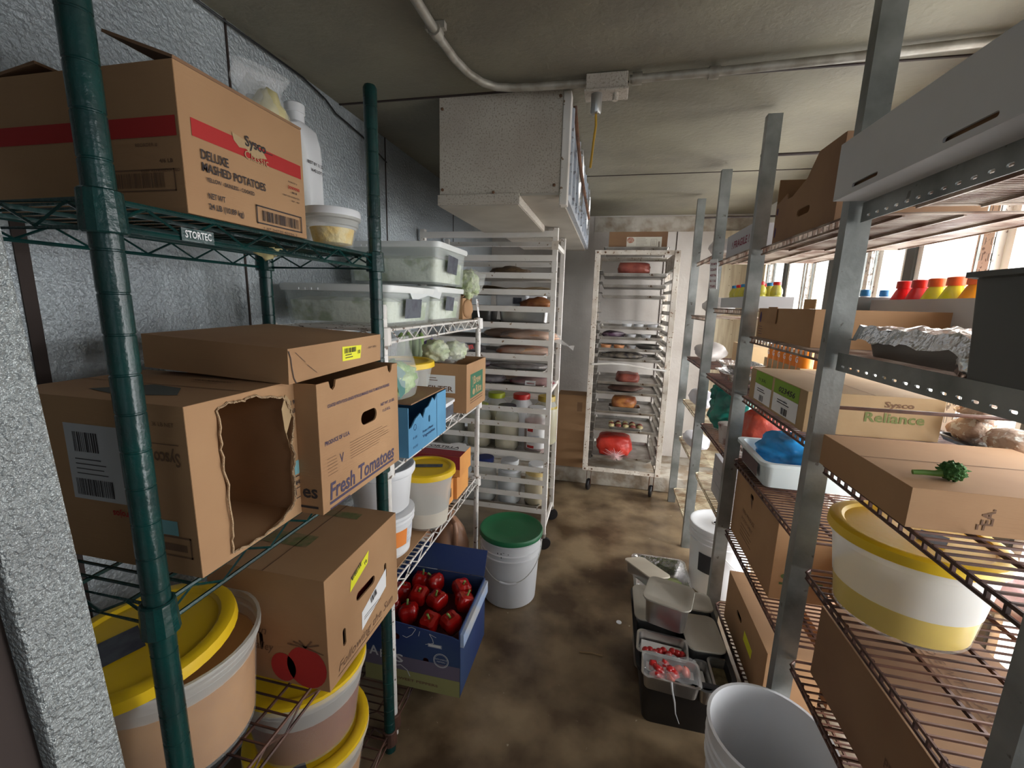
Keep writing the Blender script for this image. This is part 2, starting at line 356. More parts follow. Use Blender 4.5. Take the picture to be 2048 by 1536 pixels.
# ================================================================== shelving
def wire_deck(parent, x0, x1, y0, y1, z, mat, pitch=.025, r=.0032, zig=.045, corners=True, drop=.036, name='shelf', label=None, beams=3):
    m = MB(); q = [(x0, y0), (x1, y0), (x1, y1), (x0, y1)]
    for dz in (-.004, -drop): m.tube([(x, y, z+dz) for x, y in q], r*1.15, 6, True)
    for i in range(4):
        (ax, ay), (bx, by) = q[i], q[(i+1) % 4]; L = math.hypot(bx-ax, by-ay); n = max(2, int(L/zig)//2*2)
        m.tube([(ax+(bx-ax)*k/n, ay+(by-ay)*k/n, z-(.006 if k % 2 else drop-.002)) for k in range(n+1)], r*.75, 4)
    n = int((y1-y0)/pitch)
    for k in range(1, n): y = y0+(y1-y0)*k/n; m.box(x0, x1, y-r*.5, y+r*.5, z-.0045, z-.001)
    for k in range(beams): x = x0+(x1-x0)*(k+.5)/beams; m.box(x-r*.6, x+r*.6, y0, y1, z-.010, z-.0045)
    if corners:
        for x, y in q: m.lathe([(.0215, z-.045), (.0235, z-.043), (.0215, z+.004), (.019, z+.006)], 14, (x, y, 0))
    return m.build(name, mat, parent, label=label)
def post(parent, x, y, h, r, mat, ring=True):
    pr = [(r*.7, 0), (r*1.1, .004), (r, .03)]
    zz = .06
    while zz < h-.02 and ring: pr += [(r, zz), (r*.93, zz+.001), (r*.93, zz+.0025), (r, zz+.0035)]; zz += .0508
    pr += [(r, h-.006), (r*.8, h)]
    return MB().lathe(pr, 14, (x, y, 0)).build('post', mat, parent, smooth=True)
GX, GY0, GY1 = -.60, .425, 1.05
g = thing('wire_shelving', 'dark green epoxy wire shelving unit against the left wall, nearest the viewer', 'shelving', (-.765, .74, 0))
lx0, lx1, ly0, ly1 = -.935+.765, -.60+.765, GY0-.74, GY1-.74
for x in (lx0, lx1):
    for y in (ly0, ly1): post(g, x, y, 1.94 if y > 0 else 2.0, .0165, gsteel)
for z in (1.548, 1.0, .575, .075): wire_deck(g, lx0, lx1, ly0, ly1, z, gsteel if z > .6 else MATS['rust_wire'], pitch=.030 if z < .8 else .026)
p = Pr((lx1+.006, ly0+.098, 1.512), (0, 1, 0), (0, 0, 1)); p.text('STORTEC', 0, .002, .014, True, wid=.042)
MB().box(lx1+.003, lx1+.006, ly0+.093, ly0+.145, 1.509, 1.527).build('name_plate', gsteel, g); p.build(g, inkw, 'name_plate_lettering')
w = thing('wire_shelving', 'white wire shelving unit with chipped posts, behind the green one', 'shelving', (-.80, 1.555, 0))
for x in (-.18, .187):
    for y in (-.453, .455): post(w, x, y, 1.42 if y < 0 else 1.36, .0125, wsteel)
for z in (1.352, .962, .55, .078): wire_deck(w, -.18, .187, -.453, .455, z, wsteel if z > .2 else MATS['rust_wire'], pitch=.025, drop=.04, zig=.05)

# steel shelving on the right
s = thing('steel_shelving', 'long run of galvanized steel posts with rusty wire shelves along the right side', 'shelving', (.77, 1.9, 0))
PY = [.578, 1.205, 1.91, 2.585, 3.22]
for k, y in enumerate(PY):
    yy = y-1.9; h = 2.14
    m = MB().box(-.250, -.200, yy-.015, yy-.012, 0, h).box(-.250, -.247, yy-.012, yy+.018, 0, h).box(-.203, -.200, yy-.012, yy+.018, 0, h).box(-.247, -.238, yy+.015, yy+.018, 0, h).box(-.212, -.203, yy+.015, yy+.018, 0, h)
    m.build('front_post', galv, s)
for y in (.97, 1.55, 2.13, 2.71, 3.29):
    hl = []
    for j in range(44):
        for u in (.012, .033): hl.append(slot(u, .06+j*.044, .0035, .011, 4))
    MB().poly((.250, y-1.9, 0), (1, 0, 0), (0, 0, 1), (0, -1, 0), [(0, 0), (.045, 0), (.045, 2.0), (0, 2.0)], hl, .003).build('slotted_upright', galv, s)
bays = {0: (1.675, 1.335, 1.06, .765, .485), 1: (1.665, 1.33, 1.09, .82, .50, .145), 2: (1.68, 1.435, 1.08, .79, .495), 3: (1.73, 1.385, 1.10, .795, .52, .12)}
for b, zs in bays.items():
    y0, y1 = PY[b]+.022-1.9, PY[b+1]-.022-1.9
    for z in zs:
        m = MB(); x0, x1 = -.222, .235; solid = (b == 0 and z > 1.3)
        m.tube([(x, y, z-.004) for x, y in ((x0+.015, y0), (x1, y0), (x1, y1), (x0+.015, y1), (x0, y1-.015), (x0, y0+.015))], .0036, 6, True)
        m.tube([(x, y, z-.024) for x, y in ((x0+.004, y0+.01), (x0+.004, y1-.01))], .0036, 6)
        for j in range(int((y1-y0)/.032)): m.box(x0+.001, x0+.007, y0+.02+j*.032, y0+.025+j*.032, z-.024, z-.004)
        pt = .0135 if z > 1.2 else (.020 if b else .024)
        for j in range(1, int((y1-y0)/pt)): y = y0+j*pt; m.box(x0, x1, y-.0018, y+.0018, z-.004, z)
        for x in (-.12, .0, .12): m.box(x-.003, x+.003, y0, y1, z-.011, z-.004)
        mat = MATS['lit_upper_wire'] if (z > 1.3) else rustw if (b < 2 or z > .9) else (palew if b == 3 or z < .6 else rustw)
        if b == 3 and z < .9: mat = palew
        o = m.build('shelf', mat, s)
        if solid:
            hl = [slot(.03+j*.032, .012, .007, .0028, 4) for j in range(16)]
            MB().poly((x0-.004, y1, z-.04), (0, -1, 0), (0, 0, 1), (-1, 0, 0), [(0, 0), (y1-y0, 0), (y1-y0, .043), (0, .043)], hl, .003).build('slotted_lip', galv, o)

# ================================================================== goods: green shelving
def container(name, label, loc, r0, r1, h, fill, fillc, lidc=None, lid_off=(0, 0, 0), lid_rot=(0, 0, 0), slate_rect=None, grip=True, cat='container', group=None, pl=None, lidr=None, n=40):
    t = thing(name, label, cat, loc, group=group); pl = pl or mplast; w = .003
    RZ = lambda z: r0+(r1-r0)*(z-.008)/(h-.038); zf = min(fill, h-.035) if fill else 0
    top = [(r1, h-.03), (r1+.004, h-.028), (r1+.004, h-.016), (r1+.009, h-.014), (r1+.009, h), (r1+.003, h), (r1+.001, h-.012)]
    if fill:
        MB().lathe([(RZ(zf), zf)]+top, n, cap0=False, cap1=False).build('tub', pl, t, smooth=True)
        MB().lathe([(r0-.012, 0), (r0, .008), (RZ(zf), zf)], n, cap1=False).build('tub_base', M('filled_plastic', (.85, .84, .80), .3, alpha=.16), t, smooth=True)
    else: MB().lathe([(r0-.012, 0), (r0, .008)]+top, n, cap1=False).build('tub', pl, t, smooth=True)
    if fill: 
        rf = r0 + (r1-r0)*fill/h; MB().lathe([(r0-.02, .0105), (r0-.001, .014), (rf-.001, fill), (rf*.5, fill+.001), (.001, fill+.004)], n, cap1=False).build('contents', fillc, t, smooth=True)
    if lidc:
        R = lidr or r1+.012; l = MB().lathe([(.001, .0), (R*.80, .0), (R*.84, .006), (R*.93, .007), (R-.001, .003), (R, -.003), (R+.001, -.016), (R-.003, -.018), (R-.004, -.006), (R*.84, -.002), (.001, -.004)], n, cap0=False, cap1=False)
        l = l.build('lid', lidc, t, (lid_off[0], lid_off[1], h+.005+lid_off[2]), lid_rot, smooth=True); fix(l)
        if slate_rect:
            a, b, ww, hh, ro = slate_rect; Pr((0, 0, .001), (1, 0, 0), (0, 1, 0)).rect(a, b, ww, hh, ro).build(l, slate, 'write_on_label', 'dark write-on label')
    return t
# mashed potato carton
d = (.365, .252, .198); t = carton('cardboard_box', 'big brown mashed potatoes carton with red stripe on the top green shelf', 'box', (-.78, .661, 1.549), d, skip=('+z',), seam=False, rz=0)
f = FP(d, '+x'); f.rect(.018, .108, .226, .024).build(t, inkr, 'red_stripe')
f = FP(d, '+x', .0014); f.pl([(.088, .137), (.118, .133), (.150, .128), (.158, .118), (.130, .112), (.114, .121), (.100, .119), (.090, .127)]).build(t, kraft_p, 'torn_patch', 'patch where the printed surface is torn away')
f = FP(d, '+x', .002); f.text('Sysco', .112, .126, .022, True, wid=.045).text('DELUXE', .028, .081, .0185, True, wid=.048).text('MASHED POTATOES', .028, .064, .0175, True, wid=.122).text('YELLOW - SKINLESS - COOKED', .034, .051, .0082, True, wid=.090)
f.rect(.158, .128, .014, .0012)
f.text('NET WT', .034, .027, .0118, True, wid=.030).text('24 LB (10.89 kg)', .034, .012, .0118, True, wid=.064)
f.frame(.125, .008, .112, .030, .0022).bars(.137, .0135, .092, .0175, 30, 3).text('1 07 34730 40396 2', .137, .0, .0055, wid=.085)
f.text('REORDER #', .206, .094, .004, wid=.024).text('4/6 LB', .215, .076, .005, True).text('KEEP REFRIGERATED', .190, .068, .004, wid=.045).text('32F - 40F', .212, .061, .004, wid=.022); f.build(t, inkb)
f = FP(d, '+x', .002); f.text('3099998', .205, .083, .0078, True, wid=.031).build(t, inkr, 'red_number')
f = FP(d, '+x', .0024); f.text('Classic', .108, .106, .018, wid=.052).build(t, kraft_p, 'scraped_lettering')
f = FP(d, '-y'); f.rect(.02, .102, .34, .026).build(t, inkr, 'red_stripe')
f = FP(d, '-y'); f.frame(.225, .030, .125, .030, .002).bars(.24, .035, .09, .020, 30, 5).text('REORDER #', .285, .090, .0065, wid=.04).text('4/6 LB', .325, .068, .007, True, wid=.024).text('KEEP REFRIGERATED', .29, .056, .0055, wid=.07).build(t, inkn)
th = math.radians(18.5); o = MB().box(-.122, 0, -.126, .126, 0, .004).build('top_flap', kraft_d, t, (d[0]/2, 0, d[2]), (0, math.radians(20), 0))
MB().box(0, .12, -.126, .126, -.004, 0).build('top_flap', kraft_d, t, (-d[0]/2, 0, d[2]), (0, math.radians(-8), 0))
# bag of butter-coloured filling
cream = M('cream_filling', (.78, .70, .36), .55, c2=(.66, .58, .30), ns=14, bump=.3, bs=30)
t = thing('food_bag', 'clear plastic bag of pale yellow filling standing behind the mashed potatoes carton', 'bag', (-.790, .925, 1.549))
blob('filling', cream, t, (0, -.005, .160), (.058, .068, .175), 3, .25, 1.8, 4)
blob('bag_film', film, t, (0, -.008, .165), (.066, .076, .185), 4, .2, 2.5, 4)
m = MB(); R = []
for k in range(7):
    zz = .29+.085*k/6; wv = .010*math.sin(k*1.3); R.append([((.045+.010*k/6)*math.cos(a)*(.35+.0*k)+wv, (.055+.028*k/6)*math.sin(a)-.01, zz+.012*math.sin(a)) for a in [2*PI*j/20 for j in range(20)]])
m.rings(R, False, False).build('open_neck', film, t, smooth=True)
# white jug
t = thing('plastic_jug', 'white plastic jug with printed date lines at the back of the top green shelf', 'jug', (-.800, 1.035, 1.549))
MB().rloft([(.045, .037, 0, .02), (.050, .042, .006, .02), (.050, .042, .235, .02), (.045, .047, .262, .02), (.035, .047, .30, .02), (.02, .02, .315, .015), (.02, .02, .34, .015)]).build('body', wplast, t, smooth=True)
MB().lathe([(.024, .335), (.024, .355), (.021, .357)], 18).build('cap', wplast, t, smooth=True)
f = Pr((.0510, -.03, .20), (0, 1, 0), (0, 0, 1)); f.text('BEST BY 11 22', 0, .012, .010, True, wid=.06).text('16:42 LOT 3', .01, -.004, .010, True, wid=.05).build(t, inkb)
# deli cup
t = container('deli_cup', 'round deli tub of yellow cubes with white lid beside the far green post', (-.664, .968, 1.549), .044, .056, .082, .048, M('yellow_cubes', (.80, .55, .13), .5, c2=(.80, .66, .30), ns=40, bump=1, bs=50), cat='tub', pl=mplast)
MB().lathe([(.001, .004), (.050, .004), (.052, .008), (.064, .008), (.066, .004), (.066, -.008), (.063, -.008), (.063, .002)], 36, cap0=True).build('lid', wplast, t, (0, 0, .082), smooth=True)
# torn box
d = (.36, .228, .272); hole = [(.052, .255), (.075, .262), (.10, .258), (.13, .262), (.165, .252), (.19, .248), (.205, .225), (.214, .20), (.211, .165), (.203, .150), (.210, .13), (.204, .10), (.206, .06), (.202, .03), (.17, .012), (.12, .003), (.075, .006), (.053, .012), (.058, .06), (.055, .13), (.049, .19)]
t = carton('cardboard_box', 'brown carton with a large torn opening in its side on the middle green shelf', 'box', (-.765, .597, 1.004), d, holes={'+x': [hole[::-1]]}, mat=kraft)
m = MB(); n = len(hole); rnd = random.Random(5)
pts = [(d[0]/2+.001, -d[1]/2+hole[k][0]+rnd.uniform(-.002, .002), hole[k][1]+rnd.uniform(-.002, .002)) for k in range(n)]
fine = []
for k in range(n):
    a, b = Vector(pts[k]), Vector(pts[(k+1) % n])
    for j in range(5): fine.append(a.lerp(b, j/5) + Vector((rnd.uniform(0, .004), rnd.uniform(-.0022, .0022), rnd.uniform(-.0022, .0022))))
m.tube(fine, .0018, 4, True).build('torn_edge', flute, t)
m = MB().poly((d[0]/2+.002, -d[1]/2+.21, .205), (0, 1, 0), (0, 0, 1), (1, 0, 0), [(0, 0), (-.016, -.03), (-.01, -.055), (-.02, -.02), (-.024, .02), (-.012, .045), (.0, .03)], (), .001); m.build('curled_paper', kraft_p, t, (0, 0, 0))
f = FP(d, '-y'); f.rect(.125, .105, .11, .125).build(t, M('label_grey', (.50, .50, .52), .8), 'shipping_label')
f = FP(d, '-y', .0014); f.bars(.142, .185, .05, .032, 14, 2).bars(.135, .112, .075, .028, 22, 4).lines(.14, .172, .075, 4, .008, .0015).build(t, inkb, 'shipping_label_printing')
f = FP(d, '-y'); f.text('Sysco', .345, .200, .030, True, wid=.048, rot=PI).rect(.29, .212, .055, .0015).text('36 LB NET', .30, .24, .009, wid=.04).frame(.285, .03, .062, .035, .003).rect(.292, .040, .046, .012).build(t, inkn)
f = FP(d, '-y'); f.text('serde rojos', .27, .092, .016, True, wid=.07, rot=PI).build(t, inkr, 'red_printing')
f = FP(d, '-y'); f.rect(.275, .066, .05, .024).build(t, inkc, 'cyan_patch')
f = FP(d, '+x'); f.rect(.210, .085, .014, .028).build(t, inkc, 'cyan_patch')
f = FP(d, '+x'); f.text('36 LB', .228, .235, .012, True, wid=.026, rot=PI).text('NETWT', .228, .218, .011, True, wid=.026, rot=PI).text('DHM', .226, .072, .013, True, wid=.018, rot=PI).frame(.2095, .035, .0145, .022, .0015).rect(.2095, .080, .0145, .002).build(t, inkb)
f = FP(d, '+z'); f.pl([(.11, .05), (.20, .03), (.285, .055), (.24, .10), (.17, .11)]).build(t, M('ink_slate', (.09, .10, .09), .85), 'printed_patch')
f = FP(d, '+z'); f.text('SAN MARZANO', .19, .165, .012, True, wid=.09).text('WHOLE PEELED', .20, .15, .009, wid=.06).build(t, inkn)
# tomatoes carton with lid
d = (.33, .325, .268); hh = slot(.182, .160, .034, .0155, 12); nt = lambda x: [(x+.012, .268), (x+.008, .254), (x, .248), (x-.008, .254), (x-.012, .268)]
out = [(0, 0), (.325, 0), (.325, .268)] + nt(.285) + nt(.05) + [(0, .268)]
t = carton('cardboard_box', 'open brown fresh tomatoes carton with an oval hand hole on the middle green shelf', 'box', (-.700, .868, 1.004), d, holes={'+x': [hh[::-1]]}, skip=('+z',), outline={'+x': out}, seam=False)
f = FP(d, '+x'); f.text('Fresh Tomatoes', .022, .022, .050, True, wid=.272, shear=.12).rect(.022, .012, .27, .0055).rect(.022, .001, .07, .003)
f.text('COATED WITH FOOD-GRADE PETROLEUM-BASED WAX TO MAINTAIN FRESHNESS', .03, .215, .0095, True, wid=.25).text('PRODUCE OF U.S.A.', .016, .140, .0125, True, wid=.085).text('NET WT. 25 LBS.', .235, .172, .010, True, wid=.070).text('11.3 KG.', .242, .155, .010, True, wid=.04)
f.text('V', .062, .088, .030, wid=.014).build(t, M('ink_violet', (.07, .055, .10), .8))
f = FP(d, '+x'); f.lines(.10, .120, .20, 7, .006, .0009).lines(.02, .11, .035, 6, .007, .0009, 5).build(t, inkn, 'fine_print')
f = FP(d, '-y'); f.text('es', .285, .035, .04, True, wid=.035).rect(.27, .012, .05, .005).build(t, inkb)
l = thing('shallow_carton', 'brown shallow carton cover with yellow price sticker resting crooked over the tomatoes carton', 'carton cover', (-.730, .835, 1.286), (math.radians(1), math.radians(2.5), math.radians(0)))
hx, hy, hz = .165, .164, .066
MB().box(-hx, hx, -hy, hy, hz-.004, hz).box(hx-.004, hx, -hy, hy, 0, hz-.004).box(-hx, -hx+.004, -hy, hy, 0, hz-.004).box(-hx+.004, hx-.004, -hy, -hy+.004, 0, hz-.004).box(-hx+.004, hx-.004, hy-.004, hy, 0, hz-.004).build('tray', kraft, l)
f = Pr((hx, -hy, 0), (0, 1, 0), (0, 0, 1)); f.pl([(.165, .020), (.235, .018), (.24, .048), (.165, .052)]).build(l, yellow_l, 'price_sticker', 'yellow price sticker')
f = Pr((hx, -hy, 0), (0, 1, 0), (0, 0, 1), .0015); f.bars(.172, .036, .045, .011, 16, 2).text('10', .222, .030, .012, True).lines(.175, .031, .035, 2, .006, .002)
f.squig([(.018, .058), (.045, .036)], .0008).squig([(.05, .03), (.078, .010)], .0008).squig([(.001, .062), (.006, .048), (.008, .030), (.012, .010), (.018, 0)], .002).text('EASY OPEN', .27, .036, .007, wid=.035).build(l, inkb)
# strawberry-printed carton
d = (.30, .315, .272); hs = {'+x': [slot(.06, .09, .006, .022)[::-1], slot(.155, .150, .042, .011)[::-1], slot(.250, .135, .006, .022)[::-1]], '-y': [slot(.13, .095, .006, .022)[::-1]]}
t = carton('cardboard_box', 'closed brown carton printed with red tomatoes on the lower green shelf', 'box', (-.695, .864, .580), d, holes=hs)
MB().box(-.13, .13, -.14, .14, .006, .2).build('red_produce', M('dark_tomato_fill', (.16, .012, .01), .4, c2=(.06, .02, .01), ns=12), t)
f = FP(d, '+x'); f.pl([(.088, .184), (.165, .212), (.172, .242), (.094, .214)]).build(t, yellow_l, 'price_sticker', 'yellow price sticker')
f = FP(d, '+x', .0015); f.bars(.098, .208, .045, .012, 14, 6, .36).text('10', .150, .214, .013, True, rot=.36).build(t, inkb, 'price_sticker_printing')
f = FP(d, '+x'); f.pl([(.13, .050), (.25, .088), (.252, .140), (.132, .098)]).build(t, paper, 'barcode_label')
f = FP(d, '+x', .0015); f.bars(.175, .092, .03, .018, 12, 8, .3).lines(.14, .078, .10, 2, .006, .0012).build(t, inkb, 'barcode_label_printing')
f = FP(d, '+x'); f.text('Following the Sun', .03, .022, .030, wid=.25, shear=.35).lines(.03, .012, .28, 1, .01, .0018).build(t, inkn)
f = FP(d, '-y'); f.ell(.245, .052, .050, .052).ell(.185, .04, .032, .036).build(t, inkr, 'printed_tomatoes', 'printed red tomatoes')
f = FP(d, '-y', .0014); f.squig([(.215, .112), (.245, .104), (.28, .116)], .004).squig([(.23, .118), (.245, .102), (.262, .122)], .004).squig([(.20, .104), (.245, .102), (.29, .094)], .003).text('Sun', .10, .115, .03, wid=.045, shear=.3).text('Valley', .10, .075, .03, wid=.06, shear=.3).build(t, inkn)
f = FP(d, '+z'); f.rect(.06, .10, .12, .05).rect(.12, .25, .1, .03).build(t, M('ink_moss', (.16, .17, .06), .85, c2=(.30, .20, .1), ns=30), 'faded_print')
# big round container
broth = M('tan_broth', (.56, .29, .10), .5, c2=(.44, .21, .07), ns=6)
t = container('food_container', 'big tub of brown broth under a crooked yellow lid, lower green shelf', (-.775, .560, .579), .128, .142, .215, .165, broth, yplast, (-.025, -.03, .012), (math.radians(4), math.radians(-3), 0), (-.10, -.09, .075, .13, -.5), lidr=.150)
t = container('food_container', 'round yellow-lidded tub, upper of the two stacked low in the green shelving', (-.735, .855, .285), .125, .150, .205, .13, M('red_sauce', (.22, .06, .03), .5, c2=(.30, .12, .05), ns=5), yplast, lidr=.158)
t = container('food_container', 'round yellow-lidded tub, lower of the two stacked low in the green shelving', (-.735, .855, .077), .125, .150, .195, .12, broth, yplast, slate_rect=(.07, -.155, .045, .055, .9), lidr=.158)

# ================================================================== goods: white shelving
def bin_(name, label, loc, hx, hy, h, rz=0, greens=True, slate_at=None, group=None):
    t = thing(name, label, 'food bin', loc, rz, group)
    MB().rloft([(hx-.012, hy-.012, 0, .02), (hx-.01, hy-.01, .004, .022), (hx-.002, hy-.002, h-.014, .025), (hx+.004, hy+.004, h-.012, .026), (hx+.004, hy+.004, h, .026), (hx-.006, hy-.006, h, .02), (hx-.016, hy-.016, .008, .016)], cap1=True).build('tub', M('bin_plastic', (.86, .92, .90), .22, alpha=.24), t, smooth=True)
    if greens: MB().rloft([(hx-.02, hy-.02, .010, .02), (hx-.014, hy-.014, h*.62, .02), (hx-.05, hy-.05, h*.72, .02)]).build('greens', M('packed_greens', (.26, .34, .12), .7, c2=(.78, .80, .66), ns=16, amt=(.38, .52), bump=1, bs=30), t, smooth=True)
    MB().rloft([(hx+.006, hy+.006, h-.016, .028), (hx+.009, hy+.009, h-.006, .03), (hx+.008, hy+.008, h+.004, .03), (hx-.005, hy-.005, h+.006, .02), (hx-.02, hy-.02, h+.003, .02)]).build('lid', M('bin_lid', (.88, .90, .88), .3, alpha=.9), t, smooth=True)
    for q in range(5): MB().box(-.04+q*.022-hx*.4, -.034+q*.022-hx*.4, -hy-.0115, -hy-.008, h-.014, h-.008).build('lid_tab', wplast, t) if q < 4 else None
    a, b, w, hh, ro = slate_at; Pr((hx-.004, 0, 0), (0, 1, 0), (.09, 0, 1), .004).rect(a, b, w, hh, ro).build(t, slate, 'write_on_label', 'dark write-on label')
    return t
b1 = bin_('food_bin', 'clear lidded bin of greens at the front of the top white shelf', (-.822, 1.352, 1.354), .185, .168, .118, slate_at=(-.07, .022, .12, .062, .0))
b2 = bin_('food_bin', 'clear lidded bin of greens behind the front one, under the raised bin', (-.822, 1.698, 1.354), .185, .158, .128, slate_at=(-.07, .045, .09, .055, -.05))
b3 = bin_('food_bin', 'clear lidded bin of greens stacked highest on the top white shelf', (-.812, 1.692, 1.494), .19, .165, .148, slate_at=(-.085, .05, .11, .065, -.06))
t = MB().poly((-.632, 1.30, 1.476), (0, 1, 0), (0, 0, 1), (1, 0, 0), [(0, 0), (.30, .0), (.27, -.035), (.16, -.025), (.04, -.045), (.01, -.01)], (), .001).build('plastic_wrap', M('wrap_white', (.9, .93, .93), .3, alpha=.7))
tag(t, 'crumpled white plastic wrap hanging from the lid of the front greens bin', 'plastic wrap')
t = thing('produce_bag', 'clear bag of pale green sprouts wedged behind the highest greens bin', 'bag', (-.645, 1.935, 1.452))
blob('greens', M('pale_sprouts', (.42, .50, .26), .8, c2=(.66, .70, .50), ns=40, bump=1, bs=60), t, (0, 0, .06), (.055, .05, .062), 8, .35, 3, 4); blob('bag_film', film, t, (.012, .01, .065), (.062, .055, .067), 9, .3, 3, 3)
d = (.26, .135, .095); t = carton('cardboard_box', 'small opened brown carton with bulging side at the far end of the top white shelf', 'box', (-.772, 1.930, 1.355), d, skip=('+z',), seam=False)
blob('bulging_side', kraft, t, (.128, -.005, .048), (.022, .06, .044), 2, .15, 2, 3)
MB().box(-.13, .128, .0, .14, 0, .003).build('top_flap', kraft_d, t, (0, -.065, .096), (math.radians(14), 0, 0))
MB().box(0, .0015, 0, .05, -.085, 0).build('shipping_label', paper, t, (.156, .045, .092), (0, math.radians(-8), .15)); f = Pr((.158, .050, .01), (0, 1, 0), (0, 0, 1), .002); f.bars(.004, .012, .035, .015, 8, 3).bars(.004, .045, .035, .02, 8, 2).lines(.004, .078, .035, 2, .005, .002).build(t, inkn, 'label_printing')

# middle white shelf
d = (.30, .305, .155); cut = [(0, 0), (.305, 0), (.305, .155), (.225, .155), (.20, .135), (.185, .15), (.15, .128), (.125, .125), (.105, .098), (.085, .12), (.05, .11), (.02, .09), (0, .09)]
t = carton('cardboard_box', 'blue produce carton with cut-out front at the near end of the middle white shelf', 'box', (-.71, 1.292, .966), d, skip=('+z',), seam=False, mat=M('blue_card', (.10, .30, .50), .75, c2=(.08, .25, .43), ns=5), outline={'+x': cut}, holes={'+x': [slot(.155, .085, .006, .012)[::-1]]})
f = FP(d, '+x'); f.text('Product of Mexico', .10, .050, .012, True, wid=.085).text('Vegetables', .10, .034, .014, True, wid=.10).text('8 LBS', .03, .05, .01, wid=.03).text('BUNCHED', .03, .02, .01, wid=.035).rect(.218, 0, .002, .15).rect(.04, .115, .0, .0).ring(.045, .085, .010, .002).build(t, M('ink_navy', (.015, .05, .13), .8))
t = MB().box(-.15, .15, -.135, .135, 0, .004).build('cardboard_sheet', kraft_d, None, (-.712, 1.30, 1.124)); tag(t, 'flat piece of brown cardboard laid over the blue carton', 'cardboard')
t = thing('produce_bag', 'clear zip bag of cut green vegetables lying on the blue carton', 'bag', (-.665, 1.255, 1.130)); t.scale = (1.1, 1.1, 1.15)
blob('cut_greens', M('green_veg', (.16, .34, .05), .45, c2=(.45, .60, .25), ns=26, bump=1, bs=40), t, (0, 0, .045), (.055, .085, .048), 11, .3, 3, 4)
m = MB().rings([[(w*math.cos(a), q*math.sin(a), zz) for a in [2*PI*j/20 for j in range(20)]] for w, q, zz in ((.056, .09, .0), (.066, .10, .04), (.05, .10, .09), (.02, .102, .13), (.006, .104, .16))], True, False); m.build('bag_film', film, t, smooth=True)
Pr((.062, -.085, .01), (0, 1, 0), (-.35, 0, 1), .002).pl([(0, 0), (.015, .075), (.045, .085), (.075, .062), (.035, .01)]).build(t, M('label_teal', (.07, .20, .18), .6), 'bag_label')
t = container('food_container', 'round clear tub with yellow lid behind the blue carton on the middle white shelf', (-.79, 1.60, .966), .105, .13, .225, .05, M('pale_fill', (.60, .62, .50), .6), yplast, slate_rect=(-.09, -.01, .14, .02, .1), lidr=.14, pl=cplast)
t = bin_('food_bin', 'flat white food bin with dark label strip in the middle of the white shelving', (-.745, 1.528, .966), .135, .0, .0, slate_at=(0, 0, .001, .001, 0)) if 0 else thing('food_bin', 'flat white food bin with dark label strip in the middle of the white shelving', 'food bin', (-.735, 1.56, .966))
MB().rloft([(.125, .098, 0, .02), (.13, .10, .06, .02), (.135, .105, .062, .02), (.135, .105, .072, .02), (.12, .09, .074, .02)]).build('tub', wplast, t, smooth=True); f = Pr((.1305, -.09, .012), (0, 1, 0), (0, 0, 1), .002); f.rect(0, 0, .17, .042).build(t, slate, 'write_on_label', 'dark write-on label')
for o in list(D.objects):
    if o.get('label', '').startswith('round clear tub with yellow lid behind'): o.location = (-.80, 1.553, 1.043)
    if o.get('label', '').startswith('round clear tub with yellow lid behind'):
        for c in o.children: c.scale = (1, 1, .66) if c.name.startswith(('tub', 'contents')) else (1, 1, 1); c.location.z *= .66
d = (.28, .285, .21); t = carton('cardboard_box', 'brown coffee carton with a green square print near the far white post', 'box', (-.705, 1.838, .966), d, skip=('+z',), seam=False)
f = FP(d, '+x'); f.rect(.05, .055, .185, .105).build(t, green_l, 'green_print')
f = FP(d, '+x', .0014); f.text('Brew', .095, .112, .050, True, wid=.11).text('Rite', .125, .066, .050, True, wid=.09).text("'J", .072, .112, .05, wid=.018).ell(.098, .078, .018, .014).build(t, kraft_p, 'lettering')
f = FP(d, '+x'); f.rect(.05, .043, .185, .004).rect(.05, .032, .185, .004).build(t, inkn, 'printed_rules')
f = FP(d, '-y'); f.rect(.10, .085, .13, .075).build(t, paper, 'label'); f = FP(d, '-y', .0014); f.text('FILTER', .105, .092, .03, True, wid=.115).lines(.11, .145, .05, 2, .01, .003).build(t, inkn, 'label_printing')
t = thing('produce_bag', 'clear bag of cauliflower with red printing on top of the coffee carton', 'bag', (-.70, 1.80, 1.168))
blob('cauliflower', M('cauliflower', (.66, .68, .46), .8, c2=(.50, .58, .34), ns=26, bump=1, bs=45), t, (-.03, -.035, .05), (.055, .060, .048), 13, .3, 3, 4); blob('cauliflower', MATS['cauliflower'], t, (.03, .05, .045), (.050, .055, .042), 14, .3, 3, 4)
blob('bag_film', film, t, (0, .0, .05), (.09, .11, .055), 15, .25, 2.5, 4); Pr((.098, .03, .055), (0, 1, 0), (-.3, 0, 1), .004).text('FOX', 0, 0, .028, True, wid=.07).build(t, inkr, 'red_lettering')
t = thing('produce_bag', 'clear bag of long green cucumbers standing at the back of the white shelving', 'bag', (-.915, 1.86, .966))
for k, (y, a) in enumerate(((-.06, .10), (-.01, .16), (.05, .22), (.09, .3))):
    MB().lathe([(.003, 0), (.018, .012), (.021, .06), (.021, .24), (.016, .31), (.003, .325)], 12).build('cucumber', M('cucumber', (.17, .30, .07), .4, c2=(.38, .50, .20), ns=10, st=(1, 1, .3)), t, (0, y-.02, .0), (-a, 0, 0), smooth=True)
blob('bag_film', film, t, (0, .04, .16), (.05, .13, .17), 17, .15, 2, 3)
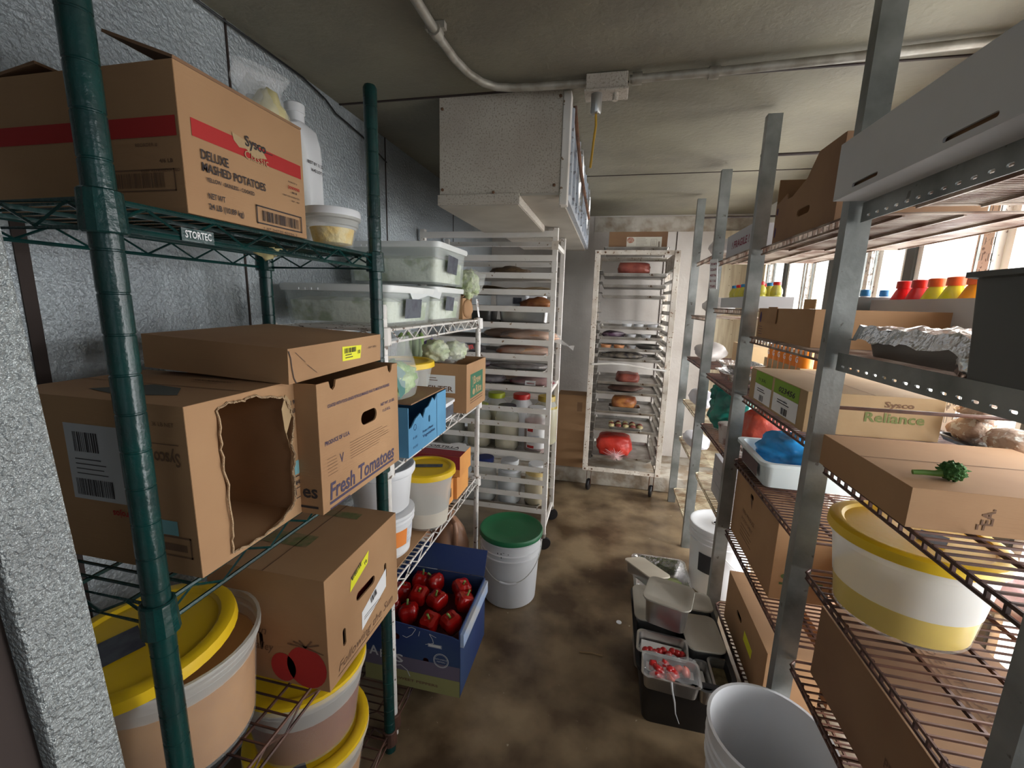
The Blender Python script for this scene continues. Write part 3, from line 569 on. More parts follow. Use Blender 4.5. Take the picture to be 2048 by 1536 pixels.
t = thing('produce_net', 'purple net of vegetables at the back of the middle white shelf', 'net bag', (-.885, 2.055, .966)); blob('net', M('purple_net', (.07, .02, .22), .6, c2=(.30, .26, .42), ns=50, st=(1, 1, .2), bump=1, bs=60), t, (0, 0, .14), (.045, .05, .14), 18, .1, 2, 4)

# lower white shelf
t = MB().box(-.165, .168, -.40, .415, 0, .004).build('cardboard_sheet', kraft, None, (-.803, 1.56, .551)); tag(t, 'long flattened brown cardboard lining the lower white shelf', 'cardboard')
def pail(label, loc, r0, r1, h, mat=wplast, lid=None, open_=False, handle=None, rz=0, bands=(.72, .80, .93), cat='bucket', name='plastic_bucket', group=None):
    t = thing(name, label, cat, loc, rz, group); R = lambda z: r0+(r1-r0)*z/h; pr = [(r0-.006, 0), (r0, .006)]
    for b in bands: z = h*b; pr += [(R(z), z-.006), (R(z)+.006, z-.003), (R(z)+.006, z), (R(z)+.001, z+.003)]
    pr += [(r1, h-.008), (r1+.005, h-.007), (r1+.005, h)]
    if open_: pr += [(r1-.003, h), (r1-.006, h-.01), (r0-.004, .012), (.001, .010)]
    else: pr += [(r1-.004, h)]
    fix(MB().lathe(pr, 48, cap1=not open_).build('bucket', mat, t, smooth=True))
    if lid: MB().lathe([(r1+.003, -.016), (r1+.009, -.016), (r1+.010, -.001), (r1+.006, .006), (r1-.006, .006), (r1-.012, .001), (r1*.5, .001), (.001, .001)], 48, cap1=False).build('lid', lid, t, (0, 0, h+.001), smooth=True)
    if handle is not None:
        a0, drop = handle; pts = []; rr_ = R(h*.86)+.008
        for k in range(25):
            u = PI*k/24; ax = math.cos(u); s_ = math.sin(u); pts.append((rr_*ax, -rr_*s_*1.02, h*.86 - drop*s_))
        hb = MB().tube(pts, .0022, 6).build('handle', M('wire_handle', (.75, .75, .72), .35, .6), t, rot=(0, 0, a0), smooth=True)
        MB().tube([pts[k] for k in (10, 11, 12, 13, 14)], .006, 8).build('handle_grip', wplast, hb, smooth=True)
    return t
t = pail('white tub with orange label, lower of two stacked on the lower white shelf', (-.735, 1.283, .556), .092, .106, .158, bands=(.80, .90), cat='tub', name='plastic_tub')
def wrap(parent, r0, r1, h, z0, z1, a0, a1, mat, name, off=.001, n=14):   # label bent round a tapering side
    m = MB(); 
    for k in range(n+1):
        a = a0+(a1-a0)*k/n
        for z in (z0, z1): r = r0+(r1-r0)*z/h+off; m.v.append((r*math.cos(a), r*math.sin(a), z))
    m.f = [(2*k, 2*k+2, 2*k+3, 2*k+1) for k in range(n)]; return m.build(name, mat, parent)
wrap(t, .092, .106, .158, .045, .105, -1.2, -.15, orange_l, 'orange_label'); wrap(t, .092, .106, .158, .015, .042, -1.2, .1, paper, 'paper_label'); wrap(t, .092, .106, .158, .045, .105, -.1, .45, M('grey_print', (.55, .58, .66), .7, c2=(.8, .8, .82), ns=60, st=(.2, .2, 3)), 'printed_panel')
t = pail('plain white tub, upper of two stacked on the lower white shelf', (-.735, 1.283, .722), .092, .106, .15, bands=(.86,), lid=wplast, cat='tub', name='plastic_tub')
t = container('food_container', 'tall tapering clear tub with yellow lid on the lower white shelf', (-.668, 1.502, .556), .086, .104, .228, .075, M('cloudy_fill', (.62, .56, .46), .5), yplast, slate_rect=(-.05, -.02, .12, .032, .3), lidr=.118)
def smallbox(name, label, loc, d, mat, top=None, cat='box', rz=0, group=None):
    t = thing(name, label, cat, loc, rz, group); x, y, h = d; MB().box(-x/2, x/2, -y/2, y/2, 0, h).build('body', mat, t, bevel=.002)
    if top: FP(d, '+z').rect(0, 0, x, y).build(t, top, 'printed_top')
    return t
org = M('orange_card', (.84, .38, .10), .7, c2=(.72, .30, .08), ns=5)
d = (.17, .085, .105); t = smallbox('food_carton', 'small orange carton lowest in front of the bigger orange carton', (-.715, 1.672, .556), d, org); FP(d, '+x').rect(.02, .03, .04, .04).build(t, inkn, 'printing')
d = (.20, .16, .105); t = smallbox('food_carton', 'orange carton under the red-topped one on the lower white shelf', (-.715, 1.802, .556), d, org)
d = (.24, .155, .095); t = smallbox('food_carton', 'orange carton with a dark red and white printed top on the lower white shelf', (-.722, 1.80, .663), d, org, M('maroon_top', (.28, .02, .03), .6))
f = FP(d, '+z', .0014); f.rect(0, .075, .24, .08).build(t, paper, 'white_band'); f = FP(d, '+z', .002); f.text('TORTILLA', .03, .10, .035, True, wid=.17).rect(.02, .085, .18, .006).build(t, inkb, 'lettering')
f = FP(d, '-y'); f.rect(0, .035, .24, .06).build(t, MATS['maroon_top'], 'maroon_side'); f = FP(d, '-y'); f.bars(.17, .008, .045, .022, 14, 5).ring(.205, .055, .008, .002).build(t, inkb)
for k in range(3):
    t = thing('deli_tub', ('lowest', 'middle', 'topmost')[k]+' of three white tubs stacked beside the far post on the lower white shelf', 'tub', (-.69, 1.935, .556+k*.06), group='white tubs stacked by the far white post')
    MB().lathe([(.036, 0), (.042, .046), (.046, .047), (.046, .058), (.03, .0585)], 24).build('tub', wplast, t, smooth=True)
# floor-level goods on the left
pep = M('red_pepper', (.38, .008, .006), .16, c2=(.24, .004, .004), ns=5); pcard = M('printed_blue_card', (.018, .040, .15), .6, c2=(.03, .06, .14), ns=3)
d = (.36, .305, .262); cutm = [(0, 0), (.36, 0), (.36, .225), (.33, .235), (.02, .262), (0, .262)]
t = carton('cardboard_box', 'open blue printed carton full of red peppers on the bottom white shelf', 'box', (-.60, 1.362, .080), d, skip=('+z', '-y'), seam=False, mat=pcard)
MB().poly((-.18, -.1525, 0), (1, 0, 0), (0, 0, 1), (0, -1, 0), cutm, [slot(.11, .195, .028, .013, 12)[::-1], slot(.235, .10, .011, .033)[::-1]], .004).build('front_panel', pcard, t)
f = FP(d, '-y'); f.rect(0, 0, .36, .065).build(t, M('print_olive', (.26, .25, .10), .7), 'printed_ground'); f = FP(d, '-y'); f.pl([(0, .0655), (.36, .0655), (.36, .12), (0, .12)]).build(t, M('print_dusk', (.13, .11, .16), .7), 'printed_sky')
f = FP(d, '-y', .0014); f.text('A', .02, .105, .052, True, wid=.035).text('R', .06, .10, .045, True, wid=.02).text('IS', .10, .095, .045, True, wid=.05).squig([(.11, .075), (.14, .085), (.165, .068), (.175, .045)], .003).ring(.292, .135, .028, .002).ring(.292, .135, .024, .0012).text('NORTH AMERICAN', .268, .137, .0075, wid=.048).text('PEPPERS', .276, .127, .0075, wid=.032)
f.squig([(.15, .205), (.165, .2), (.185, .215), (.20, .24), (.185, .245), (.172, .24)], .002).squig([(.215, .235), (.21, .215)], .002).squig([(.275, .222), (.25, .232), (.262, .212), (.265, .198), (.235, .188)], .002).frame(.245, .182, .05, .013, .001).rect(.247, .184, .045, .009).build(t, M('print_pale', (.55, .56, .58), .7), 'pale_printing')
f = FP(d, '-y', .0018); f.text('SWEET PEPPERS', .12, .025, .014, True, wid=.16).build(t, inkn)
fl = MB().box(-.17, .175, 0, .10, 0, .003).build('top_flap', pcard, t, (0, .155, .262), (math.radians(62), 0, 0)); fl2 = MB().box(0, .012, -.15, .15, -.05, 0).build('side_edge', M('pale_blue_print', (.32, .42, .62), .6, c2=(.5, .5, .5), ns=9), t, (.1805, 0, .25))
MB().box(-.172, .172, -.140, .145, .01, .165).build('filler', M('dark_red_fill', (.12, .005, .005), .5), t)
sp_pts = [(-.12, -.09, 0), (-.04, -.10, .01), (.045, -.095, .0), (.13, -.10, .01), (-.13, 0, .02), (-.05, .0, .03), (.04, -.01, .03), (.13, -.005, .03), (-.09, .09, .02), (0, .09, .03), (.09, .085, .03)]
proto = None
for k, (x, y, zz) in enumerate(sp_pts):
    lx = ('front', 'middle', 'back')[0 if k < 4 else 1 if k < 8 else 2]; lab = ('red bell pepper in the %s row of the blue printed carton' % lx)
    if proto is None:
        proto = thing('red_pepper', lab, 'pepper', (0, 0, 0), group='red peppers in the %s row' % lx)
        import bmesh
        m = MB(); R = []
        for z_, r_ in ((.0, .018), (.012, .032), (.035, .041), (.055, .042), (.070, .034), (.076, .018), (.070, .008)):
            R.append([((r_*(1+.13*math.cos(4*a)))*math.cos(a), (r_*(1+.13*math.cos(4*a)))*math.sin(a), z_) for a in [2*PI*j/28 for j in range(28)]])
        m.rings(R).build('flesh', pep, proto, smooth=True); MB().tube([(0, 0, .068), (.002, 0, .08), (.008, .002, .092)], [.005, .004, .005], 7).build('stem', M('pepper_stem', (.16, .24, .05), .6), proto, smooth=True); c = proto
    else: c = clone(proto, (0, 0, 0), label=lab); c['group'] = 'red peppers in the %s row' % lx
    c.location = (-.60+x*.97, 1.380+y*.90, .262+zz*.7); c.scale = (.90, .90, .90); c.rotation_euler = ((k*1.9) % .9-.45, (k*2.3) % .9-.45, k*1.1)
jugm = M('brown_jug_plastic', (.42, .22, .13), .35, alpha=.92)
def jug(label, loc, mat, capm, rz=0, h=.27, w=.072):
    t = thing('jug', label, 'jug', loc, rz)
    MB().rloft([(w-.006, w-.006, 0, .02), (w, w, .008, .025), (w, w, h*.58, .03), (w*.8, w*.8, h*.78, .04), (w*.42, w*.42, h*.92, .03), (.02, .02, h*.94, .018), (.02, .02, h, .018)], n=5).build('body', mat, t, smooth=True)
    MB().lathe([(.023, h-.006), (.023, h+.016), (.02, h+.018)], 18).build('cap', capm, t, smooth=True)
    MB().tube([(w*.35, 0, h*.93), (w*.9, 0, h*.93), (w*1.12, 0, h*.82), (w*1.1, 0, h*.62), (w*.92, 0, h*.50)], .012, 10).build('handle', mat, t, smooth=True)
    return t
jug('brown plastic jug on the bottom white shelf nearest the far post', (-.70, 1.86, .082), jugm, jugm, -.9, .33, .08)
jug('brown plastic jug further back on the bottom white shelf', (-.86, 1.80, .082), jugm, jugm, -.9, .34, .08)
jug('pale milk jug with green cap behind the pepper carton', (-.775, 1.635, .082), mplast, grplast, -.6, .33, .075)
# white bucket with green lid
t = pail('white bucket with green lid and wire handle standing on the floor by the tray rack', (-.400, 1.905, 0), .128, .145, .352, lid=grplast, handle=(.15, .15))
f = Pr((-.03, -.1515, .30), (1, 0, 0), (0, 0, 1), .004); f.rect(0, 0, .004, .007).rect(.016, 0, .005, .006).rect(.026, .007, .008, .002).rect(.018, -.02, .003, .008).rect(.05, .002, .004, .004)
f.build(t, inkb, 'scribbles')

# ================================================================== tray racks
def panmesh(hx, hy, h, lip=.008, taper=.006, cr=.02, t=.0015):
    return MB().rloft([(hx-taper, hy-taper, 0, cr), (hx, hy, h-.003, cr), (hx+lip, hy+lip, h-.003, cr+lip*.5), (hx+lip, hy+lip, h, cr+lip*.5), (hx-t, hy-t, h, cr), (hx-taper-t, hy-taper-t, t, cr)])
def pan(name, label, cat, loc, hx, hy, h, mat, rz=0, group=None, **k):
    o = panmesh(hx, hy, h, **k).build('body' if name is None else name, mat, None, loc, (0, 0, rz), smooth=True); return tag(o, label, cat, group)
# rack 1: open side with runners
rk = thing('tray_rack', 'white tall bun-pan rack seen from its runner side, behind the green-lidded bucket', 'tray rack', (-.67, 2.52, 0))
for x in (-.365, .372):
    for y in (-.185, .185):
        MB().box(x-.014, x+.014, y-.014, y+.014, .10, 1.82).build('post', rackw, rk, bevel=.002)
        MB().lathe([(.016, .075), (.02, .10), (.012, .10)], 14, (x, y, 0)).build('caster_stem', steel, rk)
        wl = MB().lathe([(.012, -.012), (.035, -.011), (.038, -.006), (.038, .006), (.035, .011), (.012, .012)], 20).build('caster_wheel', blkp, rk, (x+.01, y, .039), (PI/2, 0, .5), smooth=True)
rz = [1.789, 1.668, 1.578, 1.491, 1.402, 1.314, 1.224, 1.141, 1.051, .967, .842, .754, .674, .582, .497, .42, .335, .245]
for z in rz:
    for y in (-.205, .190): MB().box(-.377, .384, y, y+.005, z-.015, z+.015).box(-.377, .384, y+(0.005 if y < 0 else -.025), y+(.03 if y < 0 else 0), z-.015, z-.011).build('runner', rackw, rk)
for z in (1.74, .95, .12):
    for x in (-.365, .372): MB().box(x-.008, x+.008, -.171, .171, z-.012, z+.012).build('crossbar', rackw, rk, bevel=.002)
MB().lathe([(.006, 0), (.006, .004)], 12).build('bolt', inkn, rk, (.372, -.199, 1.735), (PI/2, 0, 0)); MB().box(.355, .389, -.203, -.199, 1.71, 1.755).build('corner_bracket', rackr, rk)
def tray1(i, label): return pan('sheet_pan', label, 'sheet pan', (-.67, 2.52, rz[i]-.009), .335, .168, .022, alum, group='sheet pans on the rack by the green-lidded bucket', lip=.004)
words = ('second from the top', 'third from the top', 'fourth from the top', 'fifth from the top', 'sixth from the top', 'seventh from the top', 'eighth from the top', 'ninth from the top', 'tenth from the top')
for i, wd in zip((2, 3, 4, 5, 6, 7, 8, 9), words[1:]): tray1(i, 'aluminium sheet pan on the %s runner of the left tray rack' % wd)
tray1(13, 'sheet pan carrying the upper row of big jars in the left rack'); tray1(17, 'sheet pan carrying the lower row of big jars in the left rack')
meatb = M('roast_brown', (.22, .07, .03), .4, c2=(.42, .17, .06), ns=14, bump=.6, bs=40); meatr = M('raw_meat', (.34, .09, .06), .4, c2=(.22, .05, .04), ns=10, bump=.4, bs=30)
skin = M('packed_chicken', (.70, .42, .26), .35, c2=(.62, .34, .20), ns=5, bump=.4, bs=14); skin2 = M('packed_salmon', (.56, .20, .10), .35, c2=(.70, .42, .25), ns=6, bump=.4, bs=14)
def one(name, label, cat, mat, c, size, seed, amp=.15, freq=2, group=None, **k): return tag(blob(name, mat, None, c, size, seed, amp, freq, **k), label, cat, group)
one('smoked_meat', 'dark charred piece of meat high in the left tray rack', 'meat', M('charred_meat', (.07, .04, .02), .5, c2=(.15, .09, .04), ns=20, bump=.8, bs=40), (-.565, 2.45, 1.603), (.11, .07, .032), 31, .3)
t = MB(); 
for k in range(9): pass
pp = MB().rings([[(-.33+.66*j/14, yy, .004+.012*math.sin(j*.7+yy*20)+(.05*max(0, 1-abs(j-3)/1.6) if yy < -.1 else 0)) for j in range(15)] for yy in (-.16, -.05, .06, .16)], False, False)
pp.f = [f for f in pp.f if max(f)-min(f) < 18]; o = pp.build('parchment', M('parchment', (.72, .58, .40), .6, c2=(.55, .38, .2), ns=6), None, (-.67, 2.52, 1.510), smooth=True); tag(o, 'curling brown parchment sheet on a pan high in the left tray rack', 'baking paper')
for k, (x, y) in enumerate(((-.555, 2.50), (-.43, 2.60))):
    b = thing('food_bin', ('white bin with dark label, left of the two behind the roast', 'white bin with dark label, right of the two behind the roast')[k], 'food bin', (x, y, 1.417)); MB().rloft([(.085 if k == 0 else .05, .055, 0, .01), (.09 if k == 0 else .055, .06, .06, .012)]).build('tub', wplast, b); Pr((.015 if k == 0 else -.03, -.0595, .012), (1, 0, 0), (0, 0, 1), .002).rect(0, 0, .05, .035).build(b, slate, 'write_on_label')
one('roast', 'glazed brown roast on the sheet pan in front of two white bins', 'meat', meatb, (-.40, 2.435, 1.425), (.095, .06, .042), 32, .25)
t = pan('steel_pan', 'deep stainless steel pan in the left tray rack below the roast', 'steel pan', (-.47, 2.47, 1.330), .14, .085, .062, steel, lip=.006, cr=.03); t = pan('steel_pan', 'deep dark steel pan beside the shiny one in the left tray rack', 'steel pan', (-.79, 2.47, 1.330), .14, .085, .062, M('dark_steel', (.10, .10, .10), .35, .7), lip=.006, cr=.03)
def pack(label, c, size, mat, seed, tail=None, group=None):
    t = thing('vacuum_pack', label, 'meat pack', (c[0], c[1], c[2]-size[2]*.75), group=group); blob('meat', mat, t, (0, 0, size[2]*.8), size, seed, .16, 1.6, 4); blob('bag_film', film, t, (0, 0, size[2]*.85), (size[0]*1.06, size[1]*1.08, size[2]*1.1), seed+1, .15, 3, 3)
    if tail: 
        m = MB(); m.rings([[(size[0]*.9+a*tail, -.02+.09*j, .02-.05*a+.012*math.sin(5*a+j*2)) for j in range(-1, 2)] for a in (0, .35, .7, 1)], False, False); m.f = [f for f in m.f if max(f)-min(f) < 5]; m.build('bag_end', M('bag_end', (.86, .84, .82), .2, alpha=.5), t, smooth=True)
    return t
pack('long pale chicken pack with plastic end sticking out of the rack side', (-.44, 2.47, 1.245), (.17, .10, .034), skin, 35, .10); pack('pale pack lying behind the chicken pack in the left rack', (-.60, 2.60, 1.245), (.15, .06, .032), skin, 36)
pack('orange salmon-coloured pack on the pan below the chicken pack', (-.47, 2.46, 1.160), (.16, .10, .034), skin2, 37); pack('dark mottled pack at the inner end of the salmon pan', (-.82, 2.50, 1.158), (.10, .09, .027), M('dark_pack', (.07, .05, .07), .3, c2=(.20, .15, .17), ns=14, bump=.4), 38)
pack('thin silvery crumpled pack on the pan under the salmon one', (-.50, 2.50, 1.065), (.17, .09, .018), M('silver_pack', (.35, .30, .26), .25, .4, c2=(.15, .11, .10), ns=12, bump=.8, bs=20), 39); pack('dark purple pack at the left of the silvery one', (-.76, 2.47, 1.070), (.08, .07, .026), M('purple_pack', (.09, .03, .08), .35), 40)
t = pack('maroon pack with a white label in the middle of the left rack', (-.41, 2.45, .985), (.13, .09, .026), M('maroon_pack', (.22, .015, .03), .3, c2=(.45, .2, .15), ns=7, amt=(.5, .7)), 41); Pr((-.03, -.089, .008), (1, 0, 0), (0, .4, 1), .008).rect(0, 0, .06, .03).build(t, paper, 'label')
pack('grey crumpled pack left of the maroon one in the left rack', (-.68, 2.46, .988), (.10, .09, .028), MATS['dark_pack'], 42); pack('pale pack with red streaks under the maroon one in the left rack', (-.56, 2.56, .985), (.14, .07, .02), skin2, 43)
def jar(label, loc, lidm, fillm, body=None, fill=.7, r=.072, h=.265, lab=None, group=None):
    t = thing('jar', label, 'jar', loc, 0, group)
    MB().lathe([(r*.86, 0), (r, .012), (r, h*.70), (r*.93, h*.80), (r*.68, h*.88), (r*.66, h*.90)], 30).build('body', body or cplast, t, smooth=True)
    if fill: MB().lathe([(r*.84, .002), (r*.965, .013), (r*.965, h*fill), (.001, h*fill)], 30, cap1=False).build('contents', fillm, t, smooth=True)
    MB().lathe([(r*.73, h*.895), (r*.75, h*.90), (r*.75, h*.985), (r*.70, h), (.001, h)], 30, cap1=False).build('lid', lidm, t, smooth=True)
    if lab: wrap(t, r, r, h, h*.12, h*.62, -2.3, -.7, paper, 'label', .0008); wrap(t, r, r, h, h*.50, h*.57, -2.2, -1.7, inkr, 'label_brand_bar', .0016); wrap(t, r, r, h, h*.13, h*.19, -2.2, -1.6, inkr, 'label_red_band', .0016); wrap(t, r, r, h, h*.25, h*.42, -2.15, -1.2, MATS['grey_print'], 'label_text_block', .0016)
    return t
mayo = M('mayonnaise', (.78, .66, .40), .5); amber = M('amber_pickle', (.34, .24, .03), .25, c2=(.45, .38, .12), ns=18); redsa = M('red_dressing', (.34, .09, .08), .3)
zt = rz[13]-.007
jar('big jar of cream mayonnaise with a dark blue lid in the left rack', (-.555, 2.43, zt), navy, mayo); jar('jar of red dressing with a red and white label and pale lid', (-.375, 2.43, zt), wplast, redsa, lab=1)
jar('jar with lime green lid at the back left of the upper jar row', (-.665, 2.60, zt), limep, amber, h=.30); jar('white jar with red screw lid at the back of the upper jar row', (-.505, 2.61, zt), redp, mayo, body=wplast, fill=0, h=.30); jar('amber jar at the back right of the upper jar row', (-.345, 2.60, zt), M('amber_lid', (.42, .30, .05), .4), amber, fill=.8, h=.30)
jar('jar of creamy dressing half hidden behind the white shelf post, upper row', (-.73, 2.44, zt), limep, mayo, h=.26); jar('dull jar at the far left of the upper jar row', (-.90, 2.45, zt), gryp, M('dull_fill', (.30, .28, .22), .5), h=.26)
zt = rz[17]-.007
jar('clear jar with blue lid in the lower jar row of the left rack', (-.685, 2.43, zt), blup, M('water_fill', (.62, .62, .62), .3), fill=.2); jar('pale milky jar with white lid in the lower jar row', (-.530, 2.43, zt), wplast, M('pale_liquid', (.66, .68, .72), .4), fill=.8); jar('jar of yellow mustard at the right of the lower jar row', (-.365, 2.45, zt), wplast, M('pale_mustard', (.68, .52, .22), .5), fill=.85, h=.25)
# rack 2
rb = thing('tray_rack', 'rusty white bun-pan rack full of trays against the back wall', 'tray rack', (.160, 3.47, 0))
for x in (-.268, .268):
    for y in (-.24, .24):
        MB().box(x-.019, x+.019, y-.012, y+.012, .175, 1.815).build('post', rackr, rb, bevel=.002)
for y in (-.24, .24): MB().box(-.249, .249, y-.008, y+.008, 1.785, 1.815).build('top_bar', rackr, rb); MB().box(-.249, .249, y-.008, y+.008, .175, .205).build('bottom_bar', rackr, rb)
for x in (-.26, .26):
    MB().box(x-.006, x+.006, -.228, .228, 1.70, 1.80).box(x-.006, x+.006, -.228, .228, .18, .21).build('side_plate', rackr, rb)
    for k in range(20): sg = 1 if x < 0 else -1; z = .262+k*.0745; MB().box(min(x, x+sg*.035), max(x, x+sg*.035), -.228, .228, z-.003, z).box(x-.003, x+.003, -.228, .228, z-.003, z+.022).build('runner', alum, rb)
for x, y in ((-.235, -.21), (.235, -.21)):
    MB().box(x-.02, x+.02, y-.02, y+.02, .165, .175).box(x-.018, x-.014, y-.012, y+.012, .05, .165).box(x+.014, x+.018, y-.012, y+.012, .05, .165).build('caster_fork', rusty, rb)
    MB().lathe([(.012, -.012), (.042, -.011), (.046, -.006), (.046, .006), (.042, .011), (.012, .012)], 22).build('caster_wheel', blkp, rb, (x, y, .047), (PI/2, 0, PI/2-.25), smooth=True)
for x in (-.235, .235): MB().lathe([(.006, -.01), (.022, -.009), (.023, 0), (.022, .009), (.006, .01)], 18).build('caster_wheel', blkp, rb, (x, .2, .150), (PI/2, 0, PI/2), smooth=True)
for x in (-.268, -.215, .205, .268): MB().lathe([(.007, 0), (.007, .002)], 10).build('bolt_hole', inkn, rb, (x, -.253 if abs(x) > .25 else -.2495, 1.80), (PI/2, 0, 0)); MB().lathe([(.007, 0), (.007, .002)], 10).build('bolt_hole', inkn, rb, (x, -.253 if abs(x) > .25 else -.2495, .19), (PI/2, 0, 0))
MB().tube([(-.262, -.256, 1.005), (-.12, -.258, 1.018), (0, -.26, 1.012), (.13, -.258, .995), (.262, -.256, .985)], .007, 8).build('retaining_bar', rackw, rb, smooth=True)
t2 = [1.640, 1.562, 1.488, 1.265, 1.189, 1.106, 1.030, .858, .780, .632, .490, .276]
tl = ['holding the block of ribs', 'second below the top, flecked with crumbs', 'third below the top, flecked with dark crumbs', 'holding three white cups', 'holding cups and a purple parcel', 'holding orange cups and a silver bowl', 'under the long cling-wrapped row', 'holding a dark slab of meat', 'under the slab tray, holding a dim meat piece', 'carrying the glazed roast pan', 'carrying the pan of potatoes and meat', 'at the bottom under the red bag']
for z, lb in zip(t2, tl): pan('sheet_pan', 'sheet pan in the back rack, '+lb, 'sheet pan', (.16, 3.46, z), .222, .210, .022, alum, group='sheet pans in the back wall rack', lip=.004)
pan('sheet_pan', 'sheet pan lying on top of the back rack under a carton', 'sheet pan', (.155, 3.46, 1.816), .218, .205, .024, alum, lip=.006)
d = (.395, .27, .125); t = carton('cardboard_box', 'flat brown carton with a picture label on top of the back rack', 'box', (.160, 3.40, 1.8185), d, mat=kraft_d)
f = FP(d, '-y'); f.rect(.122, .012, .235, .078).build(t, M('label_ivory', (.74, .70, .60), .7), 'picture_label')
f = FP(d, '-y', .0014); f.lines(.185, .080, .09, 6, .009, .0016).rect(.128, .016, .06, .006).bars(.335, .02, .012, .04, 5, 3).frame(.285, .028, .04, .048, .001).lines(.29, .066, .03, 5, .007, .001).build(t, inkn, 'label_printing')
f = FP(d, '-y', .0014); f.ell(.148, .068, .024, .02).build(t, M('food_photo', (.45, .16, .10), .7, c2=(.6, .4, .3), ns=60), 'label_picture')
one('meat_slab', 'block of reddish ribs on the top tray of the back rack', 'meat', meatr, (.150, 3.36, 1.697), (.125, .10, .048), 50, .10, sq=.85)
for i, (zz, sd) in enumerate(((1.569, 5), (1.495, 9))):
    m = MB(); R = random.Random(sd)
    for k in range(60):
        x, y, r = R.uniform(-.19, .19), R.uniform(-.18, .18), R.uniform(.006, .016); m.lathe([(r, 0), (r*.8, r*.5), (r*.2, r*.8)], 6, (x, y, 0))
    o = m.build('crumbs', M('crumbs', (.10, .06, .04), .8), None, (.16, 3.46, zz-.004), smooth=True); tag(o, ('pale crumbs', 'dark crumbs')[i]+' scattered on the %s tray of the back rack' % ('second', 'third')[i], 'crumbs', kind='stuff')
def cup(label, loc, mat, fillm, r=.034, h=.038, group=None):
    t = thing('food_cup', label, 'cup', loc, 0, group); MB().lathe([(r*.75, 0), (r, h), (r+.002, h), (r-.002, h-.003), (r*.7, .003)], 20).build('cup', mat, t, smooth=True); MB().lathe([(r*.72, .004), (r*.93, h*.85), (.001, h*.87)], 20, cap1=False).build('filling', fillm, t, smooth=True); return t
for k, x in enumerate((.13, .215, .31)): cup(('left', 'middle', 'right')[k]+' of three white cups under cling film on the fourth tray of the back rack', (x, 3.30, 1.2685), wplast, mayo, .036)
one('cling_film', 'crinkled cling film over the three white cups', 'cling film', film, (.16, 3.42, 1.311), (.19, .16, .019), 51, .3, 3)
for k, x in enumerate((.165, .270)): cup(('left', 'right')[k]+' of two white cups beside the purple parcel in the back rack', (x, 3.30, 1.1925), wplast, mayo, .036)
one('parcel', 'purple film-wrapped parcel on the fifth tray of the back rack', 'parcel', M('purple_wrap', (.12, .06, .11), .25, c2=(.35, .28, .33), ns=16, bump=.5), (.035, 3.36, 1.222), (.09, .09, .025), 52, .25)
for k, x in enumerate((-.01, .085)): cup(('left', 'right')[k]+' of two orange cups on the sixth tray of the back rack', (x, 3.30, 1.1095), M('orange_cup', (.72, .34, .16), .5), M('orange_fill', (.6, .25, .1), .5), .040)
t = MB().lathe([(.045, 0), (.075, .03), (.09, .044), (.094, .044), (.078, .028), (.046, .004), (.001, .004)], 28, cap1=False).build('steel_bowl', steel, None, (.29, 3.36, 1.1095), smooth=True); tag(fix(t), 'shallow silver bowl beside the orange cups', 'bowl')
cup('small white cup between the orange cups and the silver bowl', (.175, 3.33, 1.1095), wplast, mayo, .034)
one('wrapped_food', 'long cling-wrapped row of food on the seventh tray', 'food', M('wrapped_row', (.42, .36, .28), .2, c2=(.10, .09, .10), ns=18, bump=.8, bs=30), (.13, 3.42, 1.062), (.165, .12, .028), 53, .2)
one('meat_slab', 'dark brown slab of meat on the eighth tray of the back rack', 'meat', meatr, (.165, 3.38, .897), (.095, .13, .042), 54, .18, sq=.6); one('meat_slab', 'dim meat piece on the ninth tray of the back rack', 'meat', M('dim_meat', (.14, .07, .05), .4, c2=(.25, .14, .11), ns=9), (.15, 3.42, .810), (.13, .12, .024), 55, .2)
t = pan('steel_pan', 'shiny steel pan under the glazed roast in the back rack', 'steel pan', (.155, 3.32, .6355), .115, .062, .050, steel, lip=.005, cr=.02)
one('roast', 'glazed roast rising out of the shiny pan in the back rack', 'meat', M('glazed_roast', (.58, .24, .07), .3, c2=(.30, .09, .04), ns=12, bump=.5), (.15, 3.345, .712), (.100, .088, .055), 56, .12, sq=.5)
t = pan('steel_pan', 'steel pan holding potatoes and chunks of meat in the back rack', 'steel pan', (.175, 3.33, .4935), .125, .075, .040, steel, lip=.007, cr=.03)
R = random.Random(8)
for k in range(14):
    x, y = .07+.21*(k % 5)/4, 3.275+.045*(k//5); po = k % 2 == 0
    one('potato_chunk' if po else 'meat_chunk', ('pale yellow potato chunk in the pan above the red bag' if po else 'brown meat chunk in the pan above the red bag'), 'food', M('potato', (.72, .66, .36), .6, c2=(.6, .5, .25), ns=20) if po else meatr, (x, y, .535), (.023, .024, .017), 60+k, .3, 2, 'potato chunks in the rack pan' if po else 'meat chunks in the rack pan', sub=2)
t = thing('red_bag', 'red produce sack gathered with clear plastic on the bottom tray of the back rack', 'bag', (.10, 3.36, .280))
redf = M('red_sack', (.66, .05, .03), .35, c2=(.50, .03, .02), ns=12, bump=.7, bs=22, bst=(1, 1, .4)); blob('sack', redf, t, (0, 0, .088), (.145, .122, .088), 71, .12, 2, 4, sq=.5); 
m = MB(); R = random.Random(3)
for k in range(26):
    a = 2*PI*k/26; L = R.uniform(.05, .10); m.tube([(0.01, -.150, .035), (.01+L*.5*math.cos(a), -.143, .035+L*.4*math.sin(a)), (.01+L*math.cos(a), -.125, .04+L*.55*math.sin(a))], [.004, .0025, .001], 5)
m.build('gathered_plastic', M('bag_pleats', (.85, .55, .55), .2, alpha=.6), t, smooth=True)
d = (.245, .17, .60); t = carton('cardboard_box', 'tall brown carton standing on the concrete ledge between the two tray racks', 'box', (-.235, 3.475, .1255), d, mat=kraft)
